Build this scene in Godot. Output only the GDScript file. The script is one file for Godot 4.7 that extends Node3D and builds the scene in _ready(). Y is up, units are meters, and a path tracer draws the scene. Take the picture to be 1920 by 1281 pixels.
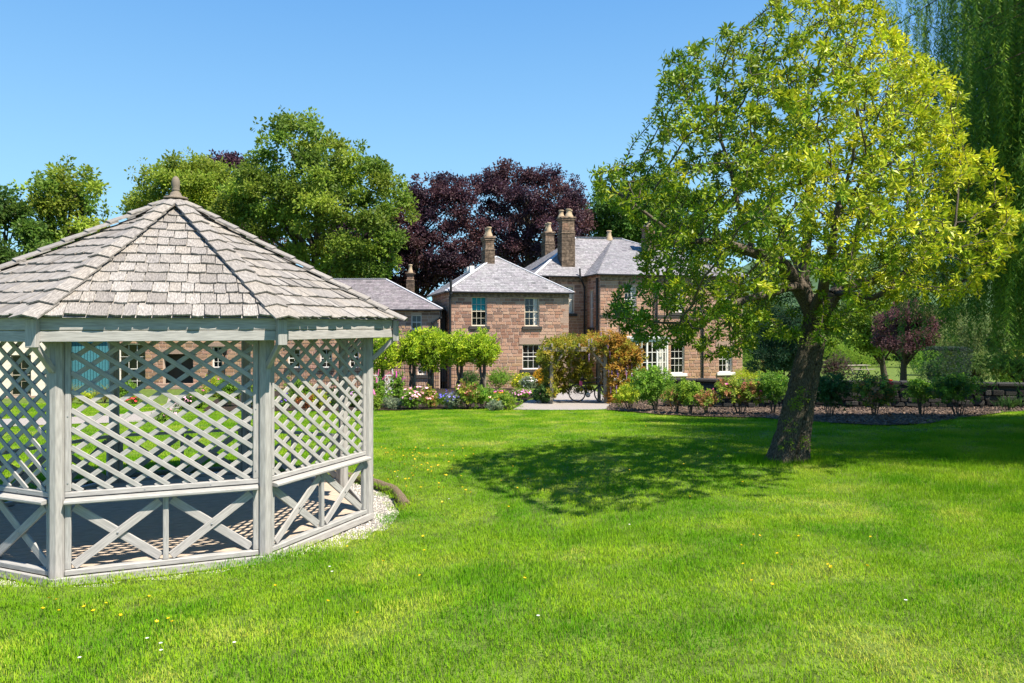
extends Node3D

const F := 1403.0      # focal length in pixels of the 1920 wide photograph
const HY := 610.0      # row of the horizon
const EYE := 2.1       # eye height over the gazebo's floor level
const GC := Vector3(-3.708, 0.0, -8.25)
var rng := RandomNumberGenerator.new()
var names := {}
var tex := {}
var M := {}

# ------------------------------------------------------------------ mesh builder
class MB:
	var v := PackedVector3Array()
	var n := PackedVector3Array()
	var t := PackedVector2Array()
	var c := PackedColorArray()
	var ix := PackedInt32Array()
	var col := Color.WHITE
	var xf := Transform3D.IDENTITY
	var uo := Vector2.ZERO
	func face(p: PackedVector3Array, out: Vector3) -> void:
		var nn := (p[1] - p[0]).cross(p[2] - p[0])
		if nn.length_squared() < 1e-16 and p.size() > 3:
			nn = (p[2] - p[0]).cross(p[3] - p[0])
		nn = nn.normalized()
		var rev := nn.dot(out) < 0.0
		if rev:
			nn = -nn
		var b := v.size()
		var a := nn.abs()
		var wn := (xf.basis * nn).normalized()
		for q in p:
			v.append(xf * q)
			n.append(wn)
			c.append(col)
			if a.x > a.y and a.x > a.z:
				t.append(Vector2(q.z, q.y) + uo)
			elif a.y > a.z:
				t.append(Vector2(q.x, q.z) + uo)
			else:
				t.append(Vector2(q.x, q.y) + uo)
		for k in range(1, p.size() - 1):
			ix.append(b)
			if rev:
				ix.append(b + k)
				ix.append(b + k + 1)
			else:
				ix.append(b + k + 1)
				ix.append(b + k)
	func box(o: Vector3, s: Vector3, ch := 0.0) -> void:
		var h := s * 0.5
		var e := minf(ch, minf(h.x, minf(h.y, h.z)) * 0.8)
		var k := h - Vector3(e, e, e)
		for ax in 3:
			var b1 := (ax + 1) % 3
			var b2 := (ax + 2) % 3
			for sg in [-1.0, 1.0]:
				var pts := PackedVector3Array()
				for q in [[-1, -1], [1, -1], [1, 1], [-1, 1]]:
					var p := Vector3.ZERO
					p[ax] = h[ax] * sg
					p[b1] = k[b1] * q[0]
					p[b2] = k[b2] * q[1]
					pts.append(p + o)
				var d := Vector3.ZERO
				d[ax] = sg
				face(pts, d)
		if e <= 0.0:
			return
		for ax in 3:
			var b1 := (ax + 1) % 3
			var b2 := (ax + 2) % 3
			for s1 in [-1.0, 1.0]:
				for s2 in [-1.0, 1.0]:
					var pts := PackedVector3Array()
					for q in [[-1, 0], [1, 0], [1, 1], [-1, 1]]:
						var p := Vector3.ZERO
						p[ax] = k[ax] * q[0]
						p[b1] = (h[b1] if q[1] == 0 else k[b1]) * s1
						p[b2] = (k[b2] if q[1] == 0 else h[b2]) * s2
						pts.append(p + o)
					var d := Vector3.ZERO
					d[b1] = s1
					d[b2] = s2
					face(pts, d)
		for sx in [-1.0, 1.0]:
			for sy in [-1.0, 1.0]:
				for sz in [-1.0, 1.0]:
					face(PackedVector3Array([o + Vector3(h.x * sx, k.y * sy, k.z * sz), o + Vector3(k.x * sx, h.y * sy, k.z * sz), o + Vector3(k.x * sx, k.y * sy, h.z * sz)]), Vector3(sx, sy, sz))
	func bar(a: Vector3, b: Vector3, w: float, h: float, ch := 0.0, up := Vector3.UP) -> void:
		var x := (b - a).normalized()
		if absf(x.dot(up)) > 0.98:
			up = Vector3.BACK
		var z := x.cross(up).normalized()
		var y := z.cross(x)
		var keep := xf
		xf = keep * Transform3D(Basis(x, y, z), (a + b) * 0.5)
		box(Vector3.ZERO, Vector3(a.distance_to(b), h, w), ch)
		xf = keep
	func tube(p: PackedVector3Array, r: PackedFloat32Array, sides := 8, cap := true) -> void:
		var b := v.size()
		var d := (p[1] - p[0]).normalized()
		var u := d.cross(Vector3.UP if absf(d.y) < 0.9 else Vector3.RIGHT).normalized()
		var run := 0.0
		for i in p.size():
			var dd := (p[mini(i + 1, p.size() - 1)] - p[maxi(i - 1, 0)]).normalized()
			u = (u - dd * u.dot(dd)).normalized()
			var w := dd.cross(u)
			if i > 0:
				run += p[i].distance_to(p[i - 1])
			for k in sides + 1:
				var a := TAU * k / sides
				var o := u * cos(a) + w * sin(a)
				v.append(xf * (p[i] + o * r[i]))
				n.append((xf.basis * o).normalized())
				c.append(col)
				t.append(Vector2(float(k) / sides, run) + uo)
		for i in p.size() - 1:
			for k in sides:
				var q := b + i * (sides + 1) + k
				var s := q + sides + 1
				for id in [q, s, q + 1, q + 1, s, s + 1]:
					ix.append(id)
		if cap:
			for e in [0, p.size() - 1]:
				var pts := PackedVector3Array()
				for k in sides:
					var q: Vector3 = v[b + e * (sides + 1) + k]
					pts.append(xf.affine_inverse() * q)
				if r[e] > 0.002:
					face(pts, (p[0] - p[1]) if e == 0 else (p[e] - p[e - 1]))
	func lathe(prof: PackedVector2Array, sides := 20) -> void:
		var b := v.size()
		for i in prof.size():
			var dd := prof[mini(i + 1, prof.size() - 1)] - prof[maxi(i - 1, 0)]
			var nr := Vector2(dd.y, -dd.x).normalized()
			for k in sides + 1:
				var a := TAU * k / sides
				v.append(xf * Vector3(prof[i].x * cos(a), prof[i].y, prof[i].x * sin(a)))
				n.append((xf.basis * Vector3(nr.x * cos(a), nr.y, nr.x * sin(a))).normalized())
				c.append(col)
				t.append(Vector2(float(k) / sides, prof[i].y) + uo)
		for i in prof.size() - 1:
			for k in sides:
				var q := b + i * (sides + 1) + k
				var s := q + sides + 1
				for id in [q, q + 1, s, q + 1, s + 1, s]:
					ix.append(id)
	func tri(a: Vector3, b: Vector3, d: Vector3, nn: Vector3) -> void:
		var s := v.size()
		for q in [a, b, d]:
			v.append(xf * q)
			n.append((xf.basis * nn).normalized())
			c.append(col)
			t.append(Vector2(q.x, q.y))
		var turn := 1 if (b - a).cross(d - a).dot(nn) < 0.0 else 2
		ix.append(s)
		ix.append(s + turn)
		ix.append(s + 3 - turn)
	func mesh() -> ArrayMesh:
		var a := []
		a.resize(Mesh.ARRAY_MAX)
		a[Mesh.ARRAY_VERTEX] = v
		a[Mesh.ARRAY_NORMAL] = n
		a[Mesh.ARRAY_TEX_UV] = t
		a[Mesh.ARRAY_COLOR] = c
		a[Mesh.ARRAY_INDEX] = ix
		var m := ArrayMesh.new()
		m.add_surface_from_arrays(Mesh.PRIMITIVE_TRIANGLES, a)
		return m

class Copies:
	var b := PackedFloat32Array()
	func add(x: Transform3D, c: Color) -> void:
		var q := x.basis
		b.append_array(PackedFloat32Array([q.x.x, q.y.x, q.z.x, x.origin.x, q.x.y, q.y.y, q.z.y, x.origin.y, q.x.z, q.y.z, q.z.z, x.origin.z, c.r, c.g, c.b, 1.0]))
	func count() -> int:
		return b.size() / 16

# ------------------------------------------------------------------ scene helpers
func put_name(o: Node, called: String, parent: Node) -> void:
	var key := "%d/%s" % [parent.get_instance_id(), called]
	var k: int = names.get(key, 0)
	names[key] = k + 1
	o.name = called if k == 0 else "%s_%03d" % [called, k]
	parent.add_child(o, true)

func tag(o: Node, label := "", category := "", group := "", kind := "") -> Node:
	if label: o.set_meta("label", label)
	if category: o.set_meta("category", category)
	if group: o.set_meta("group", group)
	if kind: o.set_meta("kind", kind)
	return o

func thing(called: String, label: String, category: String, at := Vector3.ZERO, turn := 0.0, group := "") -> Node3D:
	var o := Node3D.new()
	put_name(o, called, self)
	o.position = at
	o.rotation.y = turn
	tag(o, label, category, group)
	return o

func obj(called: String, m, mat: Material, parent: Node = self) -> MeshInstance3D:
	var o := MeshInstance3D.new()
	o.mesh = m.mesh() if m is MB else m
	o.material_override = mat
	put_name(o, called, parent)
	return o

func many(called: String, m: Mesh, mat: Material, cp: Copies, parent: Node = self) -> MultiMeshInstance3D:
	var mm := MultiMesh.new()
	mm.transform_format = MultiMesh.TRANSFORM_3D
	mm.use_colors = true
	mm.mesh = m
	mm.instance_count = cp.count()
	mm.buffer = cp.b
	var o := MultiMeshInstance3D.new()
	o.multimesh = mm
	o.material_override = mat
	put_name(o, called, parent)
	if parent != self: o.set_meta("kind", "stuff")
	return o

func board(called: String, a: Vector3, b: Vector3, w: float, h: float, mat: Material, parent: Node, ch := 0.004, up := Vector3.UP) -> MeshInstance3D:
	# a plank of its own, local x along its length
	var x := (b - a).normalized()
	if absf(x.dot(up)) > 0.98:
		up = Vector3.BACK
	var z := x.cross(up).normalized()
	var mb := MB.new()
	mb.uo = Vector2(rng.randf() * 7.0, rng.randf() * 7.0)
	mb.box(Vector3.ZERO, Vector3(a.distance_to(b), h, w), ch)
	var o := obj(called, mb, mat, parent)
	o.transform = Transform3D(Basis(x, z.cross(x), z), (a + b) * 0.5)
	return o

func W(px: float, py: float, d: float) -> Vector3:
	return Vector3((px - 960.0) / F * d, EYE - (py - HY) / F * d, -d)

const HD := [-60.0, 0.0, 4.0, 7.0, 10.0, 14.0, 18.0, 23.0, 27.0, 34.0, 45.0, 60.0, 120.0, 600.0]
const HH := [0.5, 0.45, 0.38, 0.22, 0.12, -0.06, -0.3, -0.55, -0.74, -1.12, -1.75, -1.9, -2.0, -2.2]
func base_h(x: float, d: float) -> float:
	var h: float = HH[0]
	for k in HD.size() - 1:
		if d >= HD[k] and d <= HD[k + 1]:
			var u: float = (d - HD[k]) / (HD[k + 1] - HD[k])
			h = lerpf(HH[k], HH[k + 1], u)
			break
	h += 0.032 * clampf(x, -5.0, 12.0) * (1.0 - smoothstep(12.0, 30.0, d))
	h += 0.02 * sin(x * 0.9 + d * 0.5) * sin(d * 0.7 - x * 0.3)
	return h

func ground(x: float, d: float) -> float:
	var h := base_h(x, d)
	var r := Vector2(x - GC.x, -d - GC.z).length()
	if r < 5.5:
		var facing := clampf((-d - GC.z) / maxf(r, 0.1) + 0.25, 0.0, 1.0)   # the bank is higher on the near side
		h = lerpf(lerpf(0.055, 0.125, facing), h, smoothstep(2.6, 5.5, r))
		h = lerpf(-0.09, h, smoothstep(2.42, 2.56, r))
	return h

func G(px: float, py: float) -> Vector3:   # the point of the ground seen at a pixel
	var lo := 1.5
	var hi := 90.0
	for k in 40:
		var d := (lo + hi) * 0.5
		if EYE - (py - HY) / F * d > ground((px - 960.0) / F * d, d):
			lo = d
		else:
			hi = d
	return Vector3((px - 960.0) / F * lo, ground((px - 960.0) / F * lo, lo), -lo)

func lin(r: float, g: float, b: float) -> Color:
	return Color(r, g, b).linear_to_srgb()

func noise(key: String, freq: float, lo: float, hi: float, octaves := 4, kind := FastNoiseLite.TYPE_SIMPLEX_SMOOTH, size := 512) -> NoiseTexture2D:
	if tex.has(key):
		return tex[key]
	var f := FastNoiseLite.new()
	f.noise_type = kind
	f.frequency = freq
	f.fractal_octaves = octaves
	f.seed = key.hash() % 1000
	var t := NoiseTexture2D.new()
	t.width = size
	t.height = size
	t.seamless = true
	t.noise = f
	var gr := Gradient.new()
	gr.set_color(0, Color(lo, lo, lo))
	gr.set_color(1, Color(hi, hi, hi))
	t.color_ramp = gr
	tex[key] = t
	return t

func mat(called: String, c: Color, rough := 0.8, t: Texture2D = null, scale := Vector3.ONE, bump: Texture2D = null, bump_cm := 0.0) -> StandardMaterial3D:
	var m := StandardMaterial3D.new()
	m.resource_name = called
	m.albedo_color = c
	m.roughness = rough
	m.metallic_specular = 0.35
	m.vertex_color_use_as_albedo = true
	if t:
		m.albedo_texture = t
		m.uv1_scale = scale
	if bump:
		m.heightmap_enabled = true
		m.heightmap_texture = bump
		m.heightmap_scale = bump_cm
		m.uv1_scale = scale
	M[called] = m
	return m

func leafmat(called: String, share := 0.6, rough := 0.55) -> StandardMaterial3D:
	var m := mat(called, Color.WHITE, rough)
	m.backlight_enabled = true
	m.backlight = Color(share, share, share).linear_to_srgb()
	m.metallic_specular = 0.4
	return m

func ball() -> Vector3:
	while true:
		var p := Vector3(rng.randf_range(-1, 1), rng.randf_range(-1, 1), rng.randf_range(-1, 1))
		if p.length_squared() < 1.0 and p.length_squared() > 0.001:
			return p
	return Vector3.UP

func any_basis(s: float) -> Basis:
	return Basis(ball().normalized(), rng.randf() * TAU).scaled(Vector3(s, s, s))

func aim(d: Vector3, s: float) -> Basis:   # y along d, random spin
	d = d.normalized()
	var x := d.cross(ball().normalized())
	if x.length() < 0.05:
		x = d.cross(Vector3.RIGHT)
	x = x.normalized()
	return Basis(x, d, x.cross(d)).scaled(Vector3(s, s, s))

func leaf(mb: MB, at: Vector3, d: Vector3, side: Vector3, l: float, w: float, fold := 0.25, droop := 0.2) -> void:
	# a folded, drooping leaf of four triangles
	var up := side.cross(d).normalized()
	var m1 := at + d * l * 0.45
	var tip := at + d * l - up * l * droop
	var a := m1 + side * w * 0.5 + up * w * fold
	var b := m1 - side * w * 0.5 + up * w * fold
	var n1 := (a - at).cross(tip - at).normalized()
	var n2 := (tip - at).cross(b - at).normalized()
	if n1.dot(up) < 0.0: n1 = -n1
	if n2.dot(up) < 0.0: n2 = -n2
	mb.tri(at, a, m1, n1)
	mb.tri(a, tip, m1, n1)
	mb.tri(at, m1, b, n2)
	mb.tri(b, m1, tip, n2)

func shoot(n: int, length: float, l: float, w: float, spread := 0.8, vary := 0.25, droop := 0.2) -> ArrayMesh:
	# a twig along +y with n leaves round it
	var mb := MB.new()
	for k in n:
		var a := k * 2.4 + rng.randf_range(-0.4, 0.4)
		var out := Vector3(cos(a), 0, sin(a))
		var s := spread * rng.randf_range(0.6, 1.3)
		var d := (out * s + Vector3.UP * (1.0 - 0.4 * s)).normalized()
		var b := 1.0 + rng.randf_range(-vary, vary)
		mb.col = Color(b * rng.randf_range(0.92, 1.12), b, b * rng.randf_range(0.8, 1.2))
		var q := l * rng.randf_range(0.7, 1.15)
		leaf(mb, Vector3.UP * length * (k + 0.5) / n + out * 0.01, d, d.cross(ball()).normalized().lerp(Vector3(-sin(a), 0, cos(a)), 0.6).normalized(), q, w * q / l, 0.2, droop)
	return mb.mesh()

func puff(n: int, r: float, l: float, w: float, vary := 0.3) -> ArrayMesh:
	# leaves spread through a small ball, for crowns far away
	var mb := MB.new()
	for k in n:
		var p := ball() * r
		var d := (p.normalized() + ball() * 0.9 + Vector3.UP * 0.15).normalized()
		var b := 1.0 + rng.randf_range(-vary, vary)
		mb.col = Color(b * rng.randf_range(0.9, 1.15), b, b * rng.randf_range(0.8, 1.2))
		var q := l * rng.randf_range(0.7, 1.2)
		leaf(mb, p, d, d.cross(ball()).normalized(), q, w * q / l, 0.15, 0.15)
	return mb.mesh()

func flower_head(petals: int, r: float, cup: float) -> ArrayMesh:
	var mb := MB.new()
	for k in petals:
		var a := TAU * k / petals
		var d := Vector3(cos(a), cup, sin(a)).normalized()
		leaf(mb, Vector3.ZERO, d, Vector3(-sin(a), 0, cos(a)), r, r * 0.95, 0.1, -0.1)
	return mb.mesh()

# ------------------------------------------------------------------ materials
func make_materials() -> void:
	var grain := noise("grain", 0.02, 0.82, 1.04, 5)
	var grainh := noise("grainh", 0.03, 0.0, 1.0, 4)
	var fine := noise("fine", 0.06, 0.6, 1.0, 4)
	var fineh := noise("fineh", 0.08, 0.0, 1.0, 4)
	for k in 4:
		var g: Array = [[0.395, 0.39, 0.38], [0.43, 0.415, 0.405], [0.37, 0.37, 0.362], [0.41, 0.398, 0.39]][k]
		mat("timber%d" % k, lin(g[0], g[1], g[2]), 0.75, grain, Vector3(0.5, 5, 1), grainh, 0.03)
	for k in 7:
		var g: Array = [[0.42, 0.39, 0.36], [0.38, 0.352, 0.325], [0.46, 0.43, 0.40], [0.32, 0.295, 0.272], [0.41, 0.382, 0.355], [0.43, 0.392, 0.35], [0.36, 0.336, 0.316]][k]
		mat("shingle%d" % k, lin(g[0], g[1], g[2]), 0.8, noise("cedar", 0.025, 0.62, 1.0, 5), Vector3(6, 0.9, 1), grainh, 0.25)
	mat("timber_post", lin(0.40, 0.39, 0.378), 0.75, grain, Vector3(6, 0.5, 1), grainh, 0.03)
	mat("deck", lin(0.50, 0.41, 0.33), 0.8, grain, Vector3(0.6, 6, 1), grainh, 0.15)
	mat("steel", lin(0.35, 0.35, 0.36), 0.4).metallic = 0.8
	mat("log", lin(0.46, 0.35, 0.23), 0.9, noise("bark", 0.03, 0.35, 1.0, 5), Vector3(3, 2, 1), grainh, 1.0)
	# stone and slate
	for k in 7:
		var g: Array = [[0.645, 0.385, 0.275], [0.56, 0.31, 0.215], [0.70, 0.46, 0.34], [0.45, 0.245, 0.175], [0.62, 0.385, 0.295], [0.36, 0.225, 0.175], [0.68, 0.41, 0.29]][k]
		mat("stone%d" % k, lin(g[0], g[1], g[2]), 0.9, fine, Vector3(1.5, 1.5, 1), fineh, 0.6)
	mat("stone_mix", Color.WHITE, 0.9, fine, Vector3(1.5, 1.5, 1), fineh, 0.6)
	mat("mortar", lin(0.80, 0.62, 0.51), 0.95, fine, Vector3(1, 1, 1))
	mat("dressed", lin(0.52, 0.37, 0.295), 0.9, fine, Vector3(0.7, 0.7, 1), fineh, 0.5)
	mat("dark_stone", lin(0.085, 0.08, 0.075), 0.85, fine, Vector3(1.2, 1.2, 1), fineh, 0.5)
	mat("soot_stone", lin(0.36, 0.265, 0.195), 0.9, noise("soot", 0.012, 0.5, 1.0, 5), Vector3(0.6, 0.6, 1), fineh, 0.6)
	mat("slate", Color.WHITE, 0.55, noise("slate", 0.015, 0.72, 1.0, 4), Vector3(0.6, 0.6, 1))
	mat("lead", lin(0.50, 0.51, 0.55), 0.5)
	mat("pot", lin(0.62, 0.48, 0.32), 0.8, fine, Vector3(2, 2, 1))
	mat("white_paint", lin(0.70, 0.69, 0.655), 0.45)
	mat("cream_paint", lin(0.60, 0.55, 0.44), 0.5)
	mat("cast_iron", lin(0.02, 0.022, 0.026), 0.4)
	mat("curtain", lin(0.66, 0.64, 0.60), 0.9)
	mat("blind", lin(0.03, 0.34, 0.40), 0.7)
	mat("room", lin(0.10, 0.09, 0.08), 0.9)
	var gl := mat("glass", Color(0.15, 0.18, 0.2, 0.05), 0.03)
	gl.transparency = BaseMaterial3D.TRANSPARENCY_ALPHA
	gl.metallic_specular = 0.6
	mat("teal", lin(0.045, 0.17, 0.215), 0.55, grain, Vector3(0.4, 3, 1))
	mat("cream_wall", lin(0.70, 0.64, 0.55), 0.9, noise("render", 0.02, 0.85, 1.0), Vector3(0.5, 0.5, 1))
	# ground
	mat("lawn", lin(0.16, 0.24, 0.038), 0.95, noise("lawn", 0.02, 0.6, 1.0, 5), Vector3(0.35, 0.35, 1), fineh, 1.5)
	mat("gravel", lin(0.60, 0.57, 0.54), 0.95, noise("gravel", 0.12, 0.55, 1.0, 3), Vector3(1.5, 1.5, 1), noise("gravelh", 0.12, 0.0, 1.0, 3), 2.0)
	mat("path", lin(0.55, 0.50, 0.46), 0.95, noise("gravel", 0.12, 0.55, 1.0, 3), Vector3(0.8, 0.8, 1), noise("gravelh", 0.12, 0.0, 1.0, 3), 1.0)
	mat("soil", lin(0.085, 0.06, 0.045), 1.0, fine, Vector3(1, 1, 1), fineh, 4.0)
	mat("mulch", lin(0.15, 0.105, 0.08), 1.0, fine, Vector3(1.3, 1.3, 1), fineh, 4.0)
	mat("chip", Color.WHITE, 0.95)
	mat("pebble", Color.WHITE, 0.8)
	mat("blade", Color.WHITE, 0.6)
	M.blade.metallic_specular = 0.12
	M.blade.backlight_enabled = true
	M.blade.backlight = Color(0.75, 0.75, 0.75).linear_to_srgb()
	# plants
	leafmat("leaf", 0.95)
	leafmat("leaf_gloss", 0.6, 0.45)
	leafmat("leaf_dark", 0.6)
	leafmat("petal", 0.5, 0.7)
	mat("bark", lin(0.27, 0.23, 0.165), 0.95, noise("bark", 0.03, 0.35, 1.0, 5), Vector3(4, 1.2, 1), noise("barkh", 0.05, 0.0, 1.0, 5, FastNoiseLite.TYPE_CELLULAR), 3.5)
	mat("twig", lin(0.23, 0.19, 0.15), 0.9, noise("bark", 0.03, 0.35, 1.0, 5), Vector3(2, 2, 1))
	mat("stem", lin(0.09, 0.10, 0.035), 0.8)
	mat("post_wood", lin(0.30, 0.27, 0.21), 0.9, grain, Vector3(0.8, 6, 1), grainh, 0.3)
	mat("rubber", lin(0.015, 0.015, 0.015), 0.7)
	mat("bike_paint", lin(0.03, 0.035, 0.05), 0.35)
	mat("pink", lin(0.75, 0.13, 0.30), 0.6)
	mat("dry_stone", Color.WHITE, 0.95, fine, Vector3(2, 2, 1), fineh, 1.2)

func timber() -> Material:
	return M["timber%d" % (rng.randi() % 4)]

# ------------------------------------------------------------------ the gazebo
func gv(k: float, r: float, y: float) -> Vector3:   # corner k of the octagon in the gazebo's own axes
	return Vector3(sin(k * PI / 4) * r, y, cos(k * PI / 4) * r)

func gazebo() -> void:
	var g := thing("gazebo", "octagonal grey timber gazebo with lattice sides and a cedar shingle roof", "gazebo", GC, -0.01)
	const RP := 2.12

	const OPEN := 2
	# floor
	var sub := MB.new()
	var ring := PackedVector3Array()
	for k in 8:
		ring.append(gv(k - 0.5, 2.05, 0.03))
	sub.face(ring, Vector3.UP)
	var fl := obj("floor", sub, M.deck, g)
	var ap := 2.03 * cos(PI / 8)
	var z := -ap + 0.06
	while z < ap - 0.03:
		var w := 2.03 * cos(PI / 8)
		var half := minf(w, (2.03 * cos(PI / 8)) * sqrt(2.0) - absf(z))
		board("floor_board", Vector3(-half, 0.048, z), Vector3(half, 0.048, z), 0.117, 0.025, M.deck, fl, 0.004)
		z += 0.125
	fl.rotation.y = PI / 8
	for k in 8:
		var a := gv(k, RP, 0)
		var b := gv(k + 1, RP, 0)
		var x := (b - a).normalized()
		var n := x.cross(Vector3.UP).normalized()
		var l := a.distance_to(b)
		var P := func(u: float, y: float, o: float) -> Vector3: return a + x * u + Vector3.UP * y + n * o
		# posts
		var pm := MB.new()
		pm.uo = Vector2(rng.randf() * 5, rng.randf() * 5)
		var oct := []
		for q in 8:
			var ang := (q + 0.5) * PI / 4
			oct.append(Vector2(cos(ang), sin(ang)) * 0.062)
		pm.xf = Transform3D(Basis(Vector3.UP, k * PI / 4), a)
		for q in 8:
			var p0: Vector2 = oct[q]
			var p1: Vector2 = oct[(q + 1) % 8]
			pm.face(PackedVector3Array([Vector3(p0.x, 0.0, p0.y), Vector3(p1.x, 0.0, p1.y), Vector3(p1.x, 2.1, p1.y), Vector3(p0.x, 2.1, p0.y)]), Vector3(p0.x + p1.x, 0, p0.y + p1.y))
		obj("post", pm, M["timber_post"], g)
		var e0 := 0.058
		var e1 := l - 0.058
		# skirting and sole plate
		board("skirting", P.call(-0.035, 0.005, 0.045), P.call(l + 0.035, 0.005, 0.045), 0.035, 0.07, timber(), g, 0.006)
		if k != OPEN:
			# lower panel with two crosses
			var fm := MB.new()
			fm.uo = Vector2(rng.randf() * 5, rng.randf() * 5)
			fm.bar(P.call(e0, 0.068, 0.0), P.call(e1, 0.068, 0.0), 0.07, 0.045, 0.006)
			for u in [e0 + 0.0225, l * 0.5, e1 - 0.0225]:
				fm.bar(P.call(u, 0.0915, 0.0), P.call(u, 0.64, 0.0), 0.045, 0.045, 0.005, n)
			var lp := obj("lower_panel", fm, timber(), g)
			for s in 2:
				var u0: float = e0 + 0.05 if s == 0 else l * 0.5 + 0.03
				var u1: float = l * 0.5 - 0.03 if s == 0 else e1 - 0.05
				for dgl in 2:
					var f: Vector3 = P.call(u0 + 0.012, 0.118 if dgl == 0 else 0.60, 0.012 if dgl == 0 else -0.010)
					var t: Vector3 = P.call(u1 - 0.012, 0.60 if dgl == 0 else 0.118, 0.012 if dgl == 0 else -0.010)
					if s == 1:
						f.y = 0.118 if dgl == 0 else 0.60
					board("brace", f, t, 0.020, 0.072, timber(), lp, 0.004)
				# bolt at the crossing
				var bm := MB.new()
				bm.xf = Transform3D(Basis(Vector3.UP.cross(n), n, Vector3.UP.cross(n).cross(n)), P.call((u0 + u1) * 0.5, 0.359, 0.024))
				bm.lathe(PackedVector2Array([Vector2(0.009, 0.0), Vector2(0.009, 0.003), Vector2(0.0, 0.005)]), 10)
				obj("bolt", bm, M.steel, lp)
			# sill
			var sm := MB.new()
			sm.uo = Vector2(rng.randf() * 5, rng.randf() * 5)
			var prof := [Vector2(-0.05, 0.645), Vector2(0.085, 0.637), Vector2(0.092, 0.645), Vector2(0.092, 0.660), Vector2(0.080, 0.668), Vector2(-0.05, 0.684)]
			for q in prof.size():
				var q0: Vector2 = prof[q]
				var q1: Vector2 = prof[(q + 1) % prof.size()]
				var mid := (q0 + q1) * 0.5 - Vector2(0.02, 0.661)
				sm.face(PackedVector3Array([P.call(e0 + 0.004, q0.y, q0.x), P.call(e1 - 0.004, q0.y, q0.x), P.call(e1 - 0.004, q1.y, q1.x), P.call(e0 + 0.004, q1.y, q1.x)]), n * mid.x + Vector3.UP * mid.y)
			for en in [e0 + 0.004, e1 - 0.004]:
				var cap := PackedVector3Array()
				for q in prof:
					cap.append(P.call(en, q.y, q.x))
				sm.face(cap, x * (en - l * 0.5))
			obj("sill", sm, timber(), g)
			# lattice panel: only the three sides towards the lawn carry one
			if k in [2, 3, 4, 5, 6]:
				finish_side(g, k, a, x, n, l)
				continue
			var y0 := 0.6855
			var y1 := 2.02
			var lm := MB.new()
			lm.uo = Vector2(rng.randf() * 5, rng.randf() * 5)
			lm.bar(P.call(e0, y0 + 0.0215, 0.0), P.call(e1, y0 + 0.0215, 0.0), 0.045, 0.043, 0.005)
			lm.bar(P.call(e0, y1 - 0.0215, 0.0), P.call(e1, y1 - 0.0215, 0.0), 0.045, 0.043, 0.005)
			for u in [e0 + 0.0225, e1 - 0.0225]:
				lm.bar(P.call(u, y0 + 0.0445, 0.0), P.call(u, y1 - 0.0445, 0.0), 0.045, 0.044, 0.005, n)
			var lat := obj("lattice_panel", lm, timber(), g)
			var ia := e0 + 0.043
			var ib := e1 - 0.043
			var ja := y0 + 0.041
			var jb := y1 - 0.041
			for dr in 2:
				var sl: float = -0.71 if dr == 0 else 0.71
				var c0: float = (ja - sl * ia) if dr == 0 else (ja - sl * ib)
				var c1: float = (jb - sl * ib) if dr == 0 else (jb - sl * ia)
				var c := c0 + (0.06 if dr == 0 else 0.10)
				while c < c1 - 0.03:
					# y = sl * u + c within the frame
					var us := []
					for u in [ia, ib]:
						var yy: float = sl * u + c
						if yy >= ja and yy <= jb:
							us.append(u)
					for yy in [ja, jb]:
						var u: float = (yy - c) / sl
						if u > ia and u < ib:
							us.append(u)
					us.sort()
					if us.size() >= 2 and us[-1] - us[0] > 0.06:
						var off: float = 0.0065 if dr == 0 else -0.0065
						board("slat", P.call(us[0], sl * us[0] + c, off), P.call(us[-1], sl * us[-1] + c, off), 0.0125, 0.040, timber(), lat, 0.0025)
					c += 0.154
			# screws on the frame
			for q in [[e0 + 0.022, 0.80], [e0 + 0.022, 1.35], [e1 - 0.022, 0.80], [e1 - 0.022, 1.35], [l * 0.4, y0 + 0.02], [l * 0.72, y0 + 0.02]]:
				var bm := MB.new()
				bm.xf = Transform3D(Basis(Vector3.UP.cross(n), n, Vector3.UP.cross(n).cross(n)), P.call(q[0], q[1], 0.0226))
				bm.lathe(PackedVector2Array([Vector2(0.006, 0.0), Vector2(0.006, 0.002), Vector2(0.0, 0.003)]), 8)
				obj("screw", bm, M.steel, lat)
		finish_side(g, k, a, x, n, l)
	# ---- roof
	var EH := 2.172
	var AH := 3.44
	var RE := 2.445
	var rm := MB.new()
	for k in 8:
		rm.face(PackedVector3Array([gv(k, RE + 0.014, EH - 0.012), gv(k + 1, RE + 0.014, EH - 0.012), Vector3(0, AH - 0.02, 0)]), gv(k + 0.5, 1, 1))
	var roof := obj("roof", rm, M.timber0, g)
	var rest := MB.new()
	var alone := 0
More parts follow.
